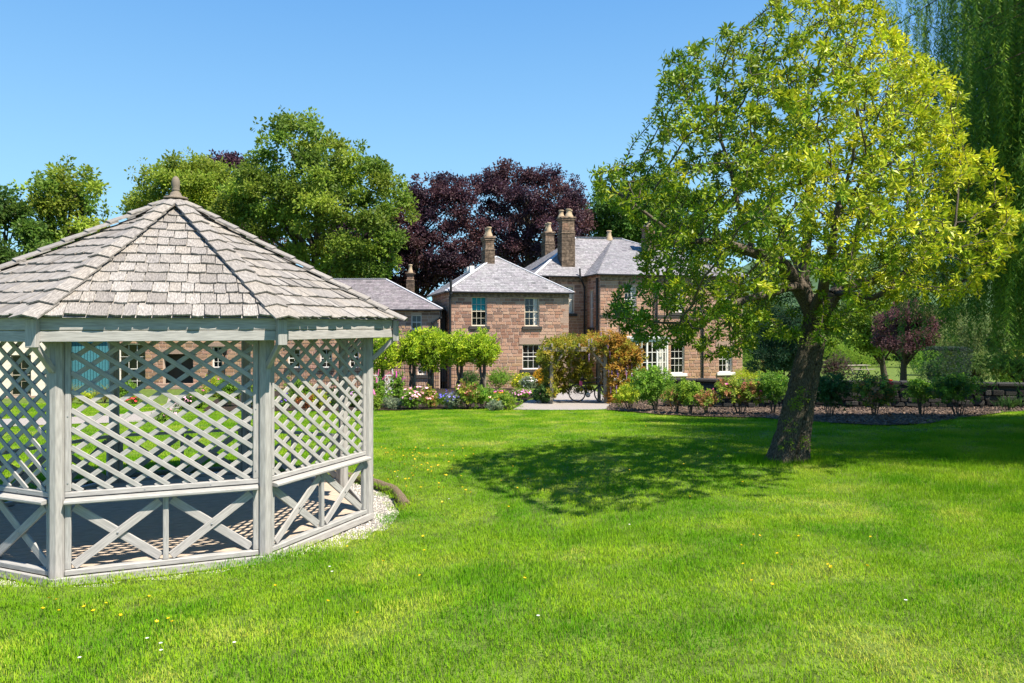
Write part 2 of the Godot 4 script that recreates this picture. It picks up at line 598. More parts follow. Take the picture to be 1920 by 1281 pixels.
	for kk in [0, 7, 1, 6, 2, 3, 4, 5]:
		var a := gv(kk, RE, EH)
		var b := gv(kk + 1, RE, EH)
		var x := (b - a).normalized()
		var mid := (a + b) * 0.5
		var up := (Vector3(0, AH, 0) - mid)
		var L := up.length()
		up = up.normalized()
		var nn := x.cross(up)
		if nn.y < 0: nn = -nn
		var half := a.distance_to(b) * 0.5
		var rows := 13
		var ex := L / 13.0
		for r in rows:
			var s0 := r * ex - (0.025 if r == 0 else 0.0)
			var s1 := minf(s0 + ex * 1.5, L - 0.01)
			var hw := half * (1.0 - maxf(s0, 0.0) / L)
			var u := -hw - rng.randf() * 0.08
			while u < hw - 0.01:
				var wd := rng.randf_range(0.095, 0.185)
				var ua := u + 0.004
				var ub := u + wd - 0.004
				u += wd
				var h0 := half * (1.0 - s0 / L)
				var h1 := half * (1.0 - s1 / L)
				var q := [clampf(ua, -h0, h0), clampf(ub, -h0, h0), clampf(ub, -h1, h1), clampf(ua, -h1, h1)]
				if q[1] - q[0] < 0.012:
					continue
				var j := rng.randf_range(-0.016, 0.013)
				var lift := rng.randf_range(-0.001, 0.006)
				var tw := rng.randf_range(-0.005, 0.005)
				var th := rng.randf_range(0.010, 0.017)
				var cup := rng.randf_range(0.0, 0.007)
				var at := func(uu: float, ss: float, o: float) -> Vector3: return mid + x * uu + up * ss + nn * o
				var uc: float = (q[0] + q[1]) * 0.5
				var ud: float = (q[2] + q[3]) * 0.5
				var t0: Vector3 = at.call(q[0], s0 + j, 0.017 + th + lift + tw)
				var tc: Vector3 = at.call(uc, s0 + j - 0.004, 0.017 + th + lift - cup)
				var t1: Vector3 = at.call(q[1], s0 + j, 0.017 + th + lift - tw)
				var t2: Vector3 = at.call(q[2], s1, 0.008)
				var t3: Vector3 = at.call(q[3], s1, 0.008)
				var t4: Vector3 = at.call(ud, s1, 0.008)
				var b0 := t0 - nn * th
				var bc := tc - nn * th
				var b1 := t1 - nn * th
				var own: bool = alone < 296 and kk in [0, 7, 1]
				var mb: MB = MB.new() if own else rest
				var ref: Vector3 = at.call(uc, s0, 0.0)
				if not own:
					var tone := rng.randf_range(0.7, 1.15)
					mb.col = Color(0.44 * tone, 0.40 * tone, 0.355 * tone)
				mb.uo = Vector2(rng.randf() * 9, rng.randf() * 9)
				var shift := ref if own else Vector3.ZERO
				var fc := func(p: Array, o: Vector3) -> void:
					var pts := PackedVector3Array()
					for w in p: pts.append(w - shift)
					mb.face(pts, o)
				fc.call([t0, tc, t4, t3], nn)
				fc.call([tc, t1, t2, t4], nn)
				fc.call([t0, tc, bc, b0], -up)
				fc.call([tc, t1, b1, bc], -up)
				fc.call([t0, b0, t3], -x)
				fc.call([t1, b1, t2], x)
				# texture runs down the slope
				if own:
					for w in mb.t.size():
						var pw: Vector3 = mb.v[w]
						mb.t[w] = Vector2(pw.dot(x), pw.dot(up)) + mb.uo
					var o := obj("shingle", mb, M["shingle%d" % (rng.randi() % 7)], roof)
					o.position = ref
					alone += 1
	var ro := obj("rear_shingles", rest, mat("shingle_mix", Color.WHITE, 0.85, noise("cedar", 0.025, 0.45, 1.0, 5), Vector3(4, 2, 1)), roof)
	ro.set_meta("kind", "stuff")
	for k in 8:
		var e := gv(k, RE + 0.09, EH - 0.035)
		var tp := Vector3(0, AH + 0.03, 0) + gv(k, 0.06, 0)
		var dir := (tp - e)
		var len := dir.length()
		dir = dir.normalized()
		var side := dir.cross(Vector3.UP).normalized()
		var nup := side.cross(dir).normalized()
		var cnt := 12
		for r in cnt:
			var s := r * len / cnt
			var cl := minf(len / cnt * 1.35, len - s)
			var cm := MB.new()
			cm.uo = Vector2(rng.randf() * 9, rng.randf() * 9)
			var o0 := e + dir * s + nup * (0.054 + rng.randf_range(-0.003, 0.004))
			var o1 := e + dir * (s + cl) + nup * 0.030
			for sd in [-1.0, 1.0]:
				var wv: Vector3 = (side * sd * 0.965 - nup * 0.26) * (0.115 * (1.0 - 0.25 * r / cnt))
				var th := nup * 0.014
				var p := [o0, o0 + wv, o1 + wv * 0.95, o1]
				cm.face(PackedVector3Array([p[0] - e, p[1] - e, p[2] - e, p[3] - e]), nup)
				cm.face(PackedVector3Array([p[0] - e - th, p[1] - e - th, p[2] - e - th, p[3] - e - th]), -nup)
				cm.face(PackedVector3Array([p[0] - e, p[1] - e, p[1] - e - th, p[0] - e - th]), -dir)
				cm.face(PackedVector3Array([p[1] - e, p[2] - e, p[2] - e - th, p[1] - e - th]), side * sd)
			for w in cm.t.size():
				cm.t[w] = Vector2(cm.v[w].dot(side), cm.v[w].dot(dir)) + cm.uo
			obj("hip_cap", cm, M["shingle%d" % [0, 1, 4, 6, 5][rng.randi() % 5]], roof).position = e
	# finial: flat board and acorn
	var fm2 := MB.new()
	fm2.xf.origin = Vector3(0, AH + 0.045, 0)
	fm2.lathe(PackedVector2Array([Vector2(0.0, 0.0), Vector2(0.125, 0.0), Vector2(0.128, 0.012), Vector2(0.12, 0.025), Vector2(0.075, 0.032), Vector2(0.06, 0.05), Vector2(0.052, 0.075), Vector2(0.037, 0.085), Vector2(0.037, 0.098), Vector2(0.043, 0.104), Vector2(0.041, 0.112), Vector2(0.037, 0.118), Vector2(0.042, 0.15), Vector2(0.044, 0.18), Vector2(0.040, 0.215), Vector2(0.028, 0.243), Vector2(0.012, 0.256), Vector2(0.0, 0.26)]), 28)
	mat("finial_wood", lin(0.30, 0.25, 0.195), 0.75, tex["fine"], Vector3(2, 3, 1))
	obj("finial", fm2, M.finial_wood, roof)

func finish_side(g: Node3D, k: int, a: Vector3, x: Vector3, n: Vector3, l: float) -> void:
	# fascia: two boards under the eave
	var fa := gv(k, 2.40, 0)
	var fb := gv(k + 1, 2.40, 0)
	var fx := (fb - fa).normalized()
	for q in [[1.968, 2.055, 0.0], [2.060, 2.165, 0.0]]:
		board("fascia_board", fa + fx * 0.03 + Vector3.UP * (q[0] + q[1]) * 0.5, fb - fx * 0.03 + Vector3.UP * (q[0] + q[1]) * 0.5, 0.022, q[1] - q[0], timber(), g, 0.004)
	# inner wall plate, corner block, strut
	board("wall_plate", a + Vector3.UP * 2.055, a + x * l + Vector3.UP * 2.055, 0.07, 0.07, timber(), g, 0.004)
	var rad := gv(k, 1.0, 0).normalized()
	var side := rad.cross(Vector3.UP)
	board("corner_block", gv(k, 2.43, 1.925), gv(k, 2.43, 2.150), 0.085, 0.055, timber(), g, 0.005, rad)
	board("strut", gv(k, 2.40, 1.945), gv(k, 2.175, 1.73), 0.05, 0.045, timber(), g, 0.005, side)
	board("rafter", gv(k, 2.36, 2.10), gv(k, 0.12, 3.36), 0.045, 0.07, timber(), g, 0.004)

# ------------------------------------------------------------------ ground
func steps(pairs: Array) -> PackedFloat32Array:
	var out := PackedFloat32Array()
	for p in pairs:
		var v: float = p[0]
		while v < p[1] - 1e-4:
			out.append(v)
			v += p[2]
	return out

func terrain() -> void:
	var xs := steps([[-400, -100, 75.0], [-100, -40, 10.0], [-40, -9, 1.0], [-9, 0, 0.15], [0, 16, 0.5], [16, 40, 2.0], [40, 100, 12.0], [100, 451, 70.0]])
	var ds := steps([[-30, 0, 6.0], [0, 4, 0.5], [4, 12, 0.15], [12, 30, 0.5], [30, 60, 2.0], [60, 120, 10.0], [120, 601, 80.0]])
	var v := PackedVector3Array()
	var n := PackedVector3Array()
	var t := PackedVector2Array()
	var ix := PackedInt32Array()
	for d in ds:
		for x in xs:
			v.append(Vector3(x, ground(x, d), -d))
			var e := 0.05
			n.append(Vector3(ground(x - e, d) - ground(x + e, d), 2 * e, -(ground(x, d - e) - ground(x, d + e))).normalized())
			t.append(Vector2(x, d))
	var w := xs.size()
	for j in ds.size() - 1:
		for i in w - 1:
			var q := j * w + i
			ix.append_array([q, q + w, q + 1, q + 1, q + w, q + w + 1])
	var a := []
	a.resize(Mesh.ARRAY_MAX)
	a[Mesh.ARRAY_VERTEX] = v
	a[Mesh.ARRAY_NORMAL] = n
	a[Mesh.ARRAY_TEX_UV] = t
	a[Mesh.ARRAY_INDEX] = ix
	var m := ArrayMesh.new()
	m.add_surface_from_arrays(Mesh.PRIMITIVE_TRIANGLES, a)
	M.lawn.vertex_color_use_as_albedo = false
	tag(obj("lawn_ground", m, M.lawn), "", "", "", "structure")

func sheet(called: String, poly: PackedVector2Array, lift: float, step: float, m: Material, mound := 0.0) -> MeshInstance3D:
	# a patch that follows the ground: poly in (x, depth)
	var lo := poly[0]
	var hi := poly[0]
	for p in poly:
		lo = lo.min(p)
		hi = hi.max(p)
	var mb := MB.new()
	var j := lo.y
	while j < hi.y:
		var i := lo.x
		while i < hi.x:
			var cell := PackedVector2Array([Vector2(i, j), Vector2(i + step, j), Vector2(i + step, j + step), Vector2(i, j + step)])
			for part in Geometry2D.intersect_polygons(cell, poly):
				var pts := PackedVector3Array()
				for p in part:
					pts.append(Vector3(p.x, ground(p.x, p.y) + lift, -p.y))
				if pts.size() > 2:
					mb.face(pts, Vector3.UP)
			i += step
		j += step
	for k in mb.t.size():
		mb.t[k] = Vector2(mb.v[k].x, mb.v[k].z)
	var o := obj(called, mb, m)
	tag(o, "", "", "", "structure")
	return o

var bed_left := PackedVector2Array()
var bed_right := PackedVector2Array()
var path_poly := PackedVector2Array()
var path_left := PackedVector2Array()

func px_poly(p: Array) -> PackedVector2Array:
	var out := PackedVector2Array()
	for q in p:
		var w := G(q[0], q[1])
		out.append(Vector2(w.x, -w.z))
	return out

func in_lawn(x: float, d: float) -> bool:
	var p := Vector2(x, d)
	if Vector2(x - GC.x, -d - GC.z).length() < 2.50:
		return false
	for poly in [bed_left, bed_right, path_poly, path_left]:
		if Geometry2D.is_point_in_polygon(p, poly):
			return false
	return true

func grounds() -> void:
	bed_left = px_poly([[380, 772], [480, 772], [600, 772], [700, 771], [800, 769], [900, 768], [962, 766], [985, 752], [1005, 742], [960, 728], [800, 722], [600, 728], [420, 740]])
	path_poly = px_poly([[962, 769], [1040, 770], [1128, 769], [1190, 764], [1150, 754], [1130, 742], [1110, 728], [1065, 726], [1040, 742], [990, 752]])
	bed_right = px_poly([[1135, 770], [1240, 779], [1330, 783], [1430, 785], [1560, 795], [1650, 800], [1740, 797], [1800, 786], [1935, 772], [1935, 758], [1800, 752], [1500, 750], [1250, 750], [1150, 752]])
	path_left = px_poly([[-60, 806], [60, 799], [180, 795], [270, 792], [330, 776], [345, 755], [350, 742], [318, 742], [312, 758], [285, 772], [200, 781], [60, 785], [-60, 790]])
	sheet("flower_bed", bed_left, 0.03, 0.7, M.soil)
	sheet("bark_bed", bed_right, 0.03, 0.7, M.mulch)
	sheet("gravel_path", path_poly, 0.02, 0.7, M.path)
	sheet("garden_path", path_left, 0.02, 0.7, M.path)
	# gravel ring round the gazebo
	var circ := PackedVector2Array()
	for k in 64:
		circ.append(Vector2(GC.x + sin(TAU * k / 64) * 2.47, -GC.z + cos(TAU * k / 64) * 2.47))
	var mb := MB.new()
	var pts := PackedVector3Array()
	for p in circ:
		pts.append(Vector3(p.x, -0.045, -p.y))
	mb.face(pts, Vector3.UP)
	tag(obj("gravel_bed", mb, M.gravel), "", "", "", "structure")
	var cp := Copies.new()
	for k in 11000:
		var a := rng.randf() * TAU
		var r := sqrt(rng.randf_range(2.0 * 2.0, 2.47 * 2.47))
		var s := rng.randf_range(0.004, 0.009)
		var g := rng.randf_range(0.50, 0.76)
		cp.add(Transform3D(any_basis(s).scaled(Vector3(1, 0.7, 1)), Vector3(GC.x + sin(a) * r, -0.043, GC.z + cos(a) * r)), Color(g, g * 0.94, g * 0.87))
	var sp := SphereMesh.new()
	sp.radius = 1.0
	sp.height = 2.0
	sp.radial_segments = 6
	sp.rings = 3
	tag(many("gravel", sp, M.pebble, cp), "pale gravel chippings round the foot of the gazebo", "gravel", "", "stuff")
	# bark chips on the right bed
	cp = Copies.new()
	var lo := bed_right[0]
	var hi := bed_right[0]
	for p in bed_right:
		lo = lo.min(p)
		hi = hi.max(p)
	var bx := BoxMesh.new()
	while cp.count() < 9000:
		var p := Vector2(rng.randf_range(lo.x, hi.x), rng.randf_range(lo.y, hi.y))
		if Geometry2D.is_point_in_polygon(p, bed_right):
			var g := rng.randf_range(0.06, 0.22)
			cp.add(Transform3D(any_basis(1.0) * Basis.from_scale(Vector3(0.07, 0.012, 0.03) * rng.randf_range(0.6, 1.5)), Vector3(p.x, ground(p.x, p.y) + 0.035, -p.y)), Color(g, g * 0.72, g * 0.55))
	tag(many("bark_chips", bx, M.chip, cp), "brown bark chips covering the rose bed", "bark mulch", "", "stuff")
	# half-round logs that hold the lawn back
	for k in 7:
		var a0 := 1.70 + k * 0.36
		var lm := MB.new()
		lm.uo = Vector2(rng.randf() * 4, rng.randf() * 4)
		var p0 := Vector3(sin(a0) * 2.52, 0.0, cos(a0) * 2.52)
		var p1 := Vector3(sin(a0 + 0.345) * 2.52, 0.0, cos(a0 + 0.345) * 2.52)
		var mid := (p0 + p1) * 0.5
		var tp := PackedVector3Array()
		var tr := PackedFloat32Array()
		for q in 9:
			var u := q / 8.0
			tp.append(p0.lerp(p1, u) - mid + Vector3(0, rng.randf_range(-0.004, 0.004), 0))
			tr.append((0.058 if q > 0 and q < 8 else 0.05) + rng.randf_range(-0.004, 0.004))
		lm.tube(tp, tr, 14)
		var o := obj("edging_log", lm, M.log)
		o.position = GC + mid + Vector3(0, 0.025, 0)
		tag(o, ["brown round log edging the gravel at the gazebo's right corner", "brown round log edging the gravel, second back from the right corner"][k] if k < 2 else ["", "", "brown round log edging the gravel, third back from the right corner", "brown round log edging the gravel behind the gazebo, right of its middle", "brown round log edging the gravel straight behind the gazebo", "brown round log edging the gravel behind the gazebo, left of its middle", "brown round log edging the gravel at the gazebo's far left"][k], "log", "logs edging the gazebo gravel")

func grass() -> void:
	var kinds := []
	for q in 5:
		var mb := MB.new()
		for k in 430:
			var p := Vector3(rng.randf_range(-0.22, 0.22), -0.01, rng.randf_range(-0.22, 0.22))
			var h := rng.randf_range(0.014, 0.038) * (1.35 if rng.randf() < 0.08 else 1.0)
			var a := rng.randf() * TAU
			var d := Vector3(cos(a), 0, sin(a))
			var s := Vector3(-sin(a), 0, cos(a)) * rng.randf_range(0.0011, 0.0023)
			var lean := rng.randf_range(0.15, 0.9) * h
			var b := rng.randf_range(0.7, 1.35)
			mb.col = Color(b * rng.randf_range(0.85, 1.2), b, b * rng.randf_range(0.7, 1.2))
			if rng.randf() < 0.06:
				mb.col = Color(2.0, 1.2, 2.2)
			var m := p + Vector3(0, h * 0.6, 0) + d * lean * 0.35
			var tip := p + Vector3(0, h, 0) + d * lean
			var n1 := (Vector3.UP * 0.5 - d * 0.8).normalized()
			mb.tri(p - s, p + s, m + s * 0.9, n1)
			mb.tri(p - s, m + s * 0.9, m - s * 0.9, n1)
			mb.tri(m - s * 0.9, m + s * 0.9, tip, n1)
		kinds.append(mb.mesh())
	var f := FastNoiseLite.new()
	f.seed = 5
	f.frequency = 0.8
	f.fractal_octaves = 3
	var f2 := FastNoiseLite.new()
	f2.seed = 9
	f2.frequency = 2.6
	var tf := G(1475, 864)
	var tree_at := Vector2(tf.x + 0.02, -tf.z)
	var cps := []
	for q in 5:
		cps.append(Copies.new())
	var d := 2.6
	while d < 27.0:
		var st := 0.17 if d < 7.0 else (0.21 if d < 13.0 else 0.30)
		var x := -0.92 * d - 0.5
		while x < 0.85 * d + 0.5:
			var p := Vector2(x + rng.randf_range(-0.5, 0.5) * st, d + rng.randf_range(-0.5, 0.5) * st)
			x += st
			if not in_lawn(p.x, p.y):
				continue
			var u := f.get_noise_2d(p.x, p.y) * 0.75 + f2.get_noise_2d(p.x, p.y) * 0.35 + 0.08 * sin(p.x * 5.5 + p.y * 1.2)
			var c := Color(0.115, 0.315, 0.010).lerp(Color(0.335, 0.505, 0.024), clampf(u * 1.2 + 0.47, 0, 1))
			if u > 0.27:
				c = c.lerp(Color(0.60, 0.53, 0.15), minf((u - 0.27) * 2.2, 0.55))
			var s := rng.randf_range(0.85, 1.2) * (1.0 if d < 13 else 1.15)
			var b := Basis(Vector3.UP, rng.randf() * TAU).scaled(Vector3(s, s * rng.randf_range(0.75, 1.1) * (1.0 - 0.45 * clampf(u, -1.0, 0.8)) * (1.5 if rng.randf() < 0.07 else 1.0) * (1.0 + 0.9 * smoothstep(3.0, 5.5, p.x) * smoothstep(11.5, 9.0, p.y) * smoothstep(6.0, 8.0, p.y)) * (2.3 if Vector2(p.x - tree_at.x, p.y - tree_at.y).length() < 0.55 else 1.0), s))
			cps[rng.randi() % 5].add(Transform3D(b, Vector3(p.x, ground(p.x, p.y), -p.y)), c)
		d += st
	for q in 5:
		tag(many("grass", kinds[q], M.blade, cps[q]), "short mown green grass of the lawn", "grass", "", "stuff")

func meadow_flowers() -> void:
	var st := MB.new()
	st.col = Color(0.10, 0.16, 0.03)
	st.tube(PackedVector3Array([Vector3(0, -0.01, 0), Vector3(0.004, 0.04, 0), Vector3(0.0, 0.075, 0.004)]), PackedFloat32Array([0.0012, 0.0011, 0.0009]), 5)
	var stm := st.mesh()
	var hd := flower_head(5, 0.013, 0.45)
	leafmat("buttercup", 0.5, 0.35).albedo_color = lin(0.85, 0.56, 0.008)
	leafmat("daisy", 0.5, 0.6).albedo_color = lin(0.8, 0.8, 0.78)
	var dh := flower_head(9, 0.011, 0.15)
	var proto: Node3D = null
	var drift := ["small yellow buttercup in the thick drift left of the tree's shadow", "small yellow buttercup scattered over the far lawn round the tree's shadow", "small yellow buttercup in the grass before the gazebo's front left post", "small yellow buttercup in the grass between the gazebo and the open lawn", "small yellow buttercup on the near lawn below the leaning tree"]
	var spots := []
	for k in 95:
		spots.append([clampf(790 + rng.randfn() * 62, 700, 960), 845 + absf(rng.randfn()) * 38, 0])
	for k in 30:
		spots.append([rng.randf_range(700, 1400), rng.randf_range(800, 960), 1])
	for k in 13:
		spots.append([rng.randf_range(0, 330), rng.randf_range(1085, 1190), 2])
	for k in 13:
		spots.append([rng.randf_range(330, 1000), rng.randf_range(960, 1200), 3])
	for k in 15:
		spots.append([rng.randf_range(1340, 1700), rng.randf_range(1010, 1130), 4])
	var n := 0
	for s in spots:
		var p := G(s[0], s[1])
		if not in_lawn(p.x, -p.z):
			continue
		if proto == null:
			proto = thing("buttercup", "small yellow buttercup growing in the lawn", "flower", Vector3.ZERO, 0, "buttercups scattered over the lawn")
			obj("stem", stm, M.stem, proto)
			obj("flower_head", hd, M.buttercup, proto).position = Vector3(0, 0.075, 0.004)
		var o: Node3D = proto
		if n > 0:
			o = proto.duplicate()
			put_name(o, "buttercup", self)
		o.set_meta("label", drift[s[2]])
		o.set_meta("group", "buttercups " + ["in the drift left of the tree's shadow", "scattered over the far lawn", "before the gazebo's front left post", "between the gazebo and the open lawn", "on the near lawn below the tree"][s[2]])
		o.position = p
		o.rotation = Vector3(rng.randf_range(-0.3, 0.3), rng.randf() * TAU, rng.randf_range(-0.3, 0.3))
		var sc := rng.randf_range(0.85, 1.3) * (1.0 if p.z > -7 else 1.25)
		o.scale = Vector3(sc, sc * rng.randf_range(0.8, 1.15), sc)
		n += 1
	proto = null
	for s in [[276, 1222], [300, 1232], [303, 1245], [618, 1081], [622, 1090], [842, 948], [1180, 1000], [440, 1230], [150, 1260], [1700, 1150], [745, 905], [1010, 1180]]:
		var p := G(s[0], s[1])
		var o: Node3D
		if proto == null:
			proto = thing("daisy", "small white daisy growing in the lawn", "flower", Vector3.ZERO, 0, "daisies scattered over the lawn")
			obj("stem", stm, M.stem, proto)
			obj("flower_head", dh, M.daisy, proto).position = Vector3(0, 0.075, 0.004)
			o = proto
		else:
			o = proto.duplicate()
			put_name(o, "daisy", self)
		o.position = p
		o.rotation.y = rng.randf() * TAU

# ------------------------------------------------------------------ buildings
func on(x: Transform3D, px: float, py: float, z := 0.0) -> Vector3:
	# where the line of sight through a pixel meets the plane z of the axes x
	var inv := x.affine_inverse()
	var o := inv * Vector3(0, EYE, 0)
	var d := inv.basis * Vector3((px - 960.0) / F, -(py - HY) / F, -1.0)
	var k := (z - o.z) / d.z
	return o + d * k

func cuts(x0: float, x1: float, ya: float, yb: float, holes: Array) -> Array:
	var free := [Vector2(x0, x1)]
	for h in holes:
		var r: Rect2 = h
		if r.position.y < yb - 0.02 and r.end.y > ya + 0.02:
			var nx := []
			for f in free:
				if r.end.x <= f.x or r.position.x >= f.y:
					nx.append(f)
					continue
				if r.position.x > f.x: nx.append(Vector2(f.x, r.position.x))
				if r.end.x < f.y: nx.append(Vector2(r.end.x, f.y))
			free = nx
	return free

func wall(root: Node3D, x: Transform3D, wd: float, y0: float, y1: float, holes: Array, single := 0, thick := 0.32) -> MeshInstance3D:
	# a stone wall: mortar core with openings, stones laid in courses on its face; x: its lower left corner, in the root's axes
	var mb := MB.new()
	var ys := [y0, y1]
	for h in holes:
		var r: Rect2 = h
		for yy in [r.position.y, r.end.y]:
			if yy > y0 and yy < y1 and not ys.has(yy): ys.append(yy)
	ys.sort()
	for k in ys.size() - 1:
		for f in cuts(0.0, wd, ys[k], ys[k + 1], holes):
			mb.box(Vector3((f.x + f.y) * 0.5, (ys[k] + ys[k + 1]) * 0.5, -thick * 0.5), Vector3(f.y - f.x, ys[k + 1] - ys[k], thick))
	var o := obj("wall", mb, M.mortar, root)
	o.transform = x
	var rest := MB.new()
	var y := y1
	var n := 0
	var unit: ArrayMesh = tex.get("unit_stone")
	if unit == null:
		var um := MB.new()
		um.box(Vector3.ZERO, Vector3.ONE, 0.035)
		unit = um.mesh()
		tex["unit_stone"] = unit
	while y > y0 + 0.1:
		var ch := rng.randf_range(0.17, 0.245)
		for f in cuts(0.0, wd, y - ch, y, holes):
			var u: float = f.x
			while u < f.y - 0.03:
				var sw := rng.randf_range(0.24, 0.60)
				if f.y - u - sw < 0.2: sw = f.y - u
				var c := Vector3(u + sw * 0.5, y - ch * 0.5, rng.randf_range(-0.012, 0.004))
				var s := Vector3(sw - 0.04, ch - 0.036, 0.06)
				if n < single:
					var st := obj("stone", unit, M["stone%d" % (rng.randi() % 7)], o)
					st.position = c
					st.scale = s
				else:
					var b := rng.randf_range(0.72, 1.15)
					rest.col = Color(0.61 * b, 0.37 * b * rng.randf_range(0.94, 1.08), 0.25 * b * rng.randf_range(0.9, 1.12))
					rest.uo = Vector2(rng.randf(), rng.randf()) * 5.0
					rest.box(c, s, 0.01)
				n += 1
				u += sw
		y -= ch
	if rest.v.size():
		obj("stonework", rest, M.stone_mix, o).set_meta("kind", "stuff")
	return o

func window(root: Node3D, x: Transform3D, r: Rect2, cols: int, rows: int, paint: Material, sill: Material, dress := 0) -> MeshInstance3D:
	# a sash window set back in its opening; dress: 1 curtain on the right, 2 blind in the upper sash, 3 both curtains
	var w := r.size.x
	var h := r.size.y
	var mb := MB.new()
	var fr := 0.05
	for q in [[fr * 0.5, h * 0.5, fr, h], [w - fr * 0.5, h * 0.5, fr, h], [w * 0.5, h - fr * 0.5, w - 2 * fr, fr], [w * 0.5, fr * 0.7, w - 2 * fr, fr * 1.4]]:
		mb.box(Vector3(q[0], q[1], 0.0), Vector3(q[2], q[3], 0.09), 0.004)
	var iw := w - 2 * fr
	var ih := h - fr * 2.4
	var b0 := fr * 1.4
	mb.box(Vector3(w * 0.5, b0 + ih * 0.5, 0.012), Vector3(iw, 0.045, 0.05), 0.003)
	for c in range(1, cols):
		mb.box(Vector3(fr + iw * c / cols, b0 + ih * 0.5, 0.0), Vector3(0.02, ih, 0.035), 0.003)
	for k in range(1, rows):
		if k * 2 != rows:
			mb.box(Vector3(w * 0.5, b0 + ih * k / rows, 0.002), Vector3(iw, 0.02, 0.035), 0.003)
	var o := obj("window", mb, paint, root)
	o.transform = x * Transform3D(Basis.IDENTITY, Vector3(r.position.x, r.position.y, -0.15))
	for c in cols:
		for k in rows:
			var p := QuadMesh.new()
			p.size = Vector2(iw / cols - 0.02, ih / rows - 0.02)
			obj("pane", p, M.glass, o).transform = Transform3D(Basis(Vector3.UP, rng.randf_range(-0.006, 0.006)) * Basis(Vector3.RIGHT, rng.randf_range(-0.006, 0.006)), Vector3(fr + iw * (c + 0.5) / cols, b0 + ih * (k + 0.5) / rows, -0.006))
	if dress == 1 or dress == 3:
		for sd in ([1] if dress == 1 else [-1, 1]):
			var cm := MB.new()
			var pts := 9
			var prof := []
			for q in pts:
				prof.append(Vector2(iw * 0.32 * q / (pts - 1) * (0.75 + 0.25 * sin(q)), 0.035 * sin(q * 2.2)))
			for q in pts - 1:
				var xa: float = w - fr - prof[q].x if sd > 0 else fr + prof[q].x
				var xb: float = w - fr - prof[q + 1].x if sd > 0 else fr + prof[q + 1].x
				cm.face(PackedVector3Array([Vector3(xa, b0, -0.12 + prof[q].y), Vector3(xb, b0, -0.12 + prof[q + 1].y), Vector3(xb, h - fr, -0.12 + prof[q + 1].y), Vector3(xa, h - fr, -0.12 + prof[q].y)]), Vector3.BACK)
			obj("curtain", cm, M.curtain, o)
	if dress == 2:
		var bm := MB.new()
		bm.box(Vector3(w * 0.5, b0 + ih * 0.77, -0.07), Vector3(iw - 0.01, ih * 0.46, 0.012))
		obj("blind", bm, M.blind, o)
	# dark room behind
	var rm := MB.new()
	rm.face(PackedVector3Array([Vector3(-1.3, -0.5, -1.2), Vector3(w + 1.3, -0.5, -1.2), Vector3(w + 1.3, h + 0.5, -1.2), Vector3(-1.3, h + 0.5, -1.2)]), Vector3.BACK)
	obj("room_wall", rm, M.room, o)
	if sill:
		var sm := MB.new()
		sm.box(Vector3(w * 0.5, -0.10, 0.12), Vector3(w + 0.36, 0.2, 0.30), 0.012)
		obj("sill", sm, sill, o)
	return o

func lintel(root: Node3D, x: Transform3D, r: Rect2, m: Material, hh := 0.3) -> void:
	var mb := MB.new()
	mb.box(Vector3(r.position.x + r.size.x * 0.5, r.end.y + hh * 0.5, -0.07), Vector3(r.size.x + 0.5, hh, 0.26), 0.01)
	obj("lintel", mb, m, root).transform = x

func slate_roof(root: Node3D, faces: Array, tint := Color(0.345, 0.332, 0.352)) -> MeshInstance3D:
	# each face: eave from a to b, then the rest of the outline; slates laid in courses from the eave up
	var base := MB.new()
	var mb := MB.new()
	for f in faces:
		var a: Vector3 = f[0]
		var b: Vector3 = f[1]
		var x := (b - a).normalized()
		var cen := Vector3.ZERO
		for p in f: cen += p / f.size()
		var up := (cen - a) - x * (cen - a).dot(x)
		up = up.normalized()
		var nn := x.cross(up)
		if nn.y < 0: nn = -nn
		base.face(PackedVector3Array(f), nn)
		var uv := []
		var top := 0.0
		for p in f:
			uv.append(Vector2((p - a).dot(x), (p - a).dot(up)))
			top = maxf(top, uv[-1].y)
		var s := -0.04
		while s < top - 0.03:
			var sm := clampf(s + 0.10, 0.01, top - 0.01)
			var lo := 1e9
			var hi := -1e9
			for k in uv.size():
				var p: Vector2 = uv[k]
				var q: Vector2 = uv[(k + 1) % uv.size()]
				if (p.y - sm) * (q.y - sm) < 0:
					var u := p.x + (q.x - p.x) * (sm - p.y) / (q.y - p.y)
					lo = minf(lo, u)
					hi = maxf(hi, u)
			var u := lo - rng.randf() * 0.2
			while u < hi:
				var wd := rng.randf_range(0.24, 0.36)
				var ua := maxf(u, lo)
				var ub := minf(u + wd - 0.006, hi)
				u += wd
				if ub - ua < 0.03: continue
				var t := rng.randf_range(0.80, 1.16)
				if rng.randf() < 0.02: t *= 0.6
				mb.col = Color(tint.r * t, tint.g * t * rng.randf_range(0.98, 1.03), tint.b * t)
				mb.uo = Vector2(rng.randf(), rng.randf()) * 8.0
				var j := rng.randf_range(-0.006, 0.006)
				var th := 0.019 + rng.randf_range(0.0, 0.005)
				var p0 := a + x * ua + up * (s + j) + nn * th
				var p1 := a + x * ub + up * (s + j) + nn * th
				var p2 := a + x * ub + up * (s + 0.24) + nn * 0.007
				var p3 := a + x * ua + up * (s + 0.24) + nn * 0.007
				mb.face(PackedVector3Array([p0, p1, p2, p3]), nn)
				mb.face(PackedVector3Array([p0, p1, p1 - nn * 0.02, p0 - nn * 0.012]), -up)
			s += 0.21
	var o := obj("roof", base, M.dark_stone, root)
	obj("slates", mb, M.slate, o).set_meta("kind", "stuff")
	return o

func ridge(roof: Node3D, pts: Array, m: Material, w := 0.16) -> void:
	for k in pts.size() - 1:
		var mb := MB.new()
		mb.bar(pts[k] + Vector3.UP * 0.03, pts[k + 1] + Vector3.UP * 0.03, w, 0.07, 0.02)
		obj("ridge_strip", mb, m, roof)

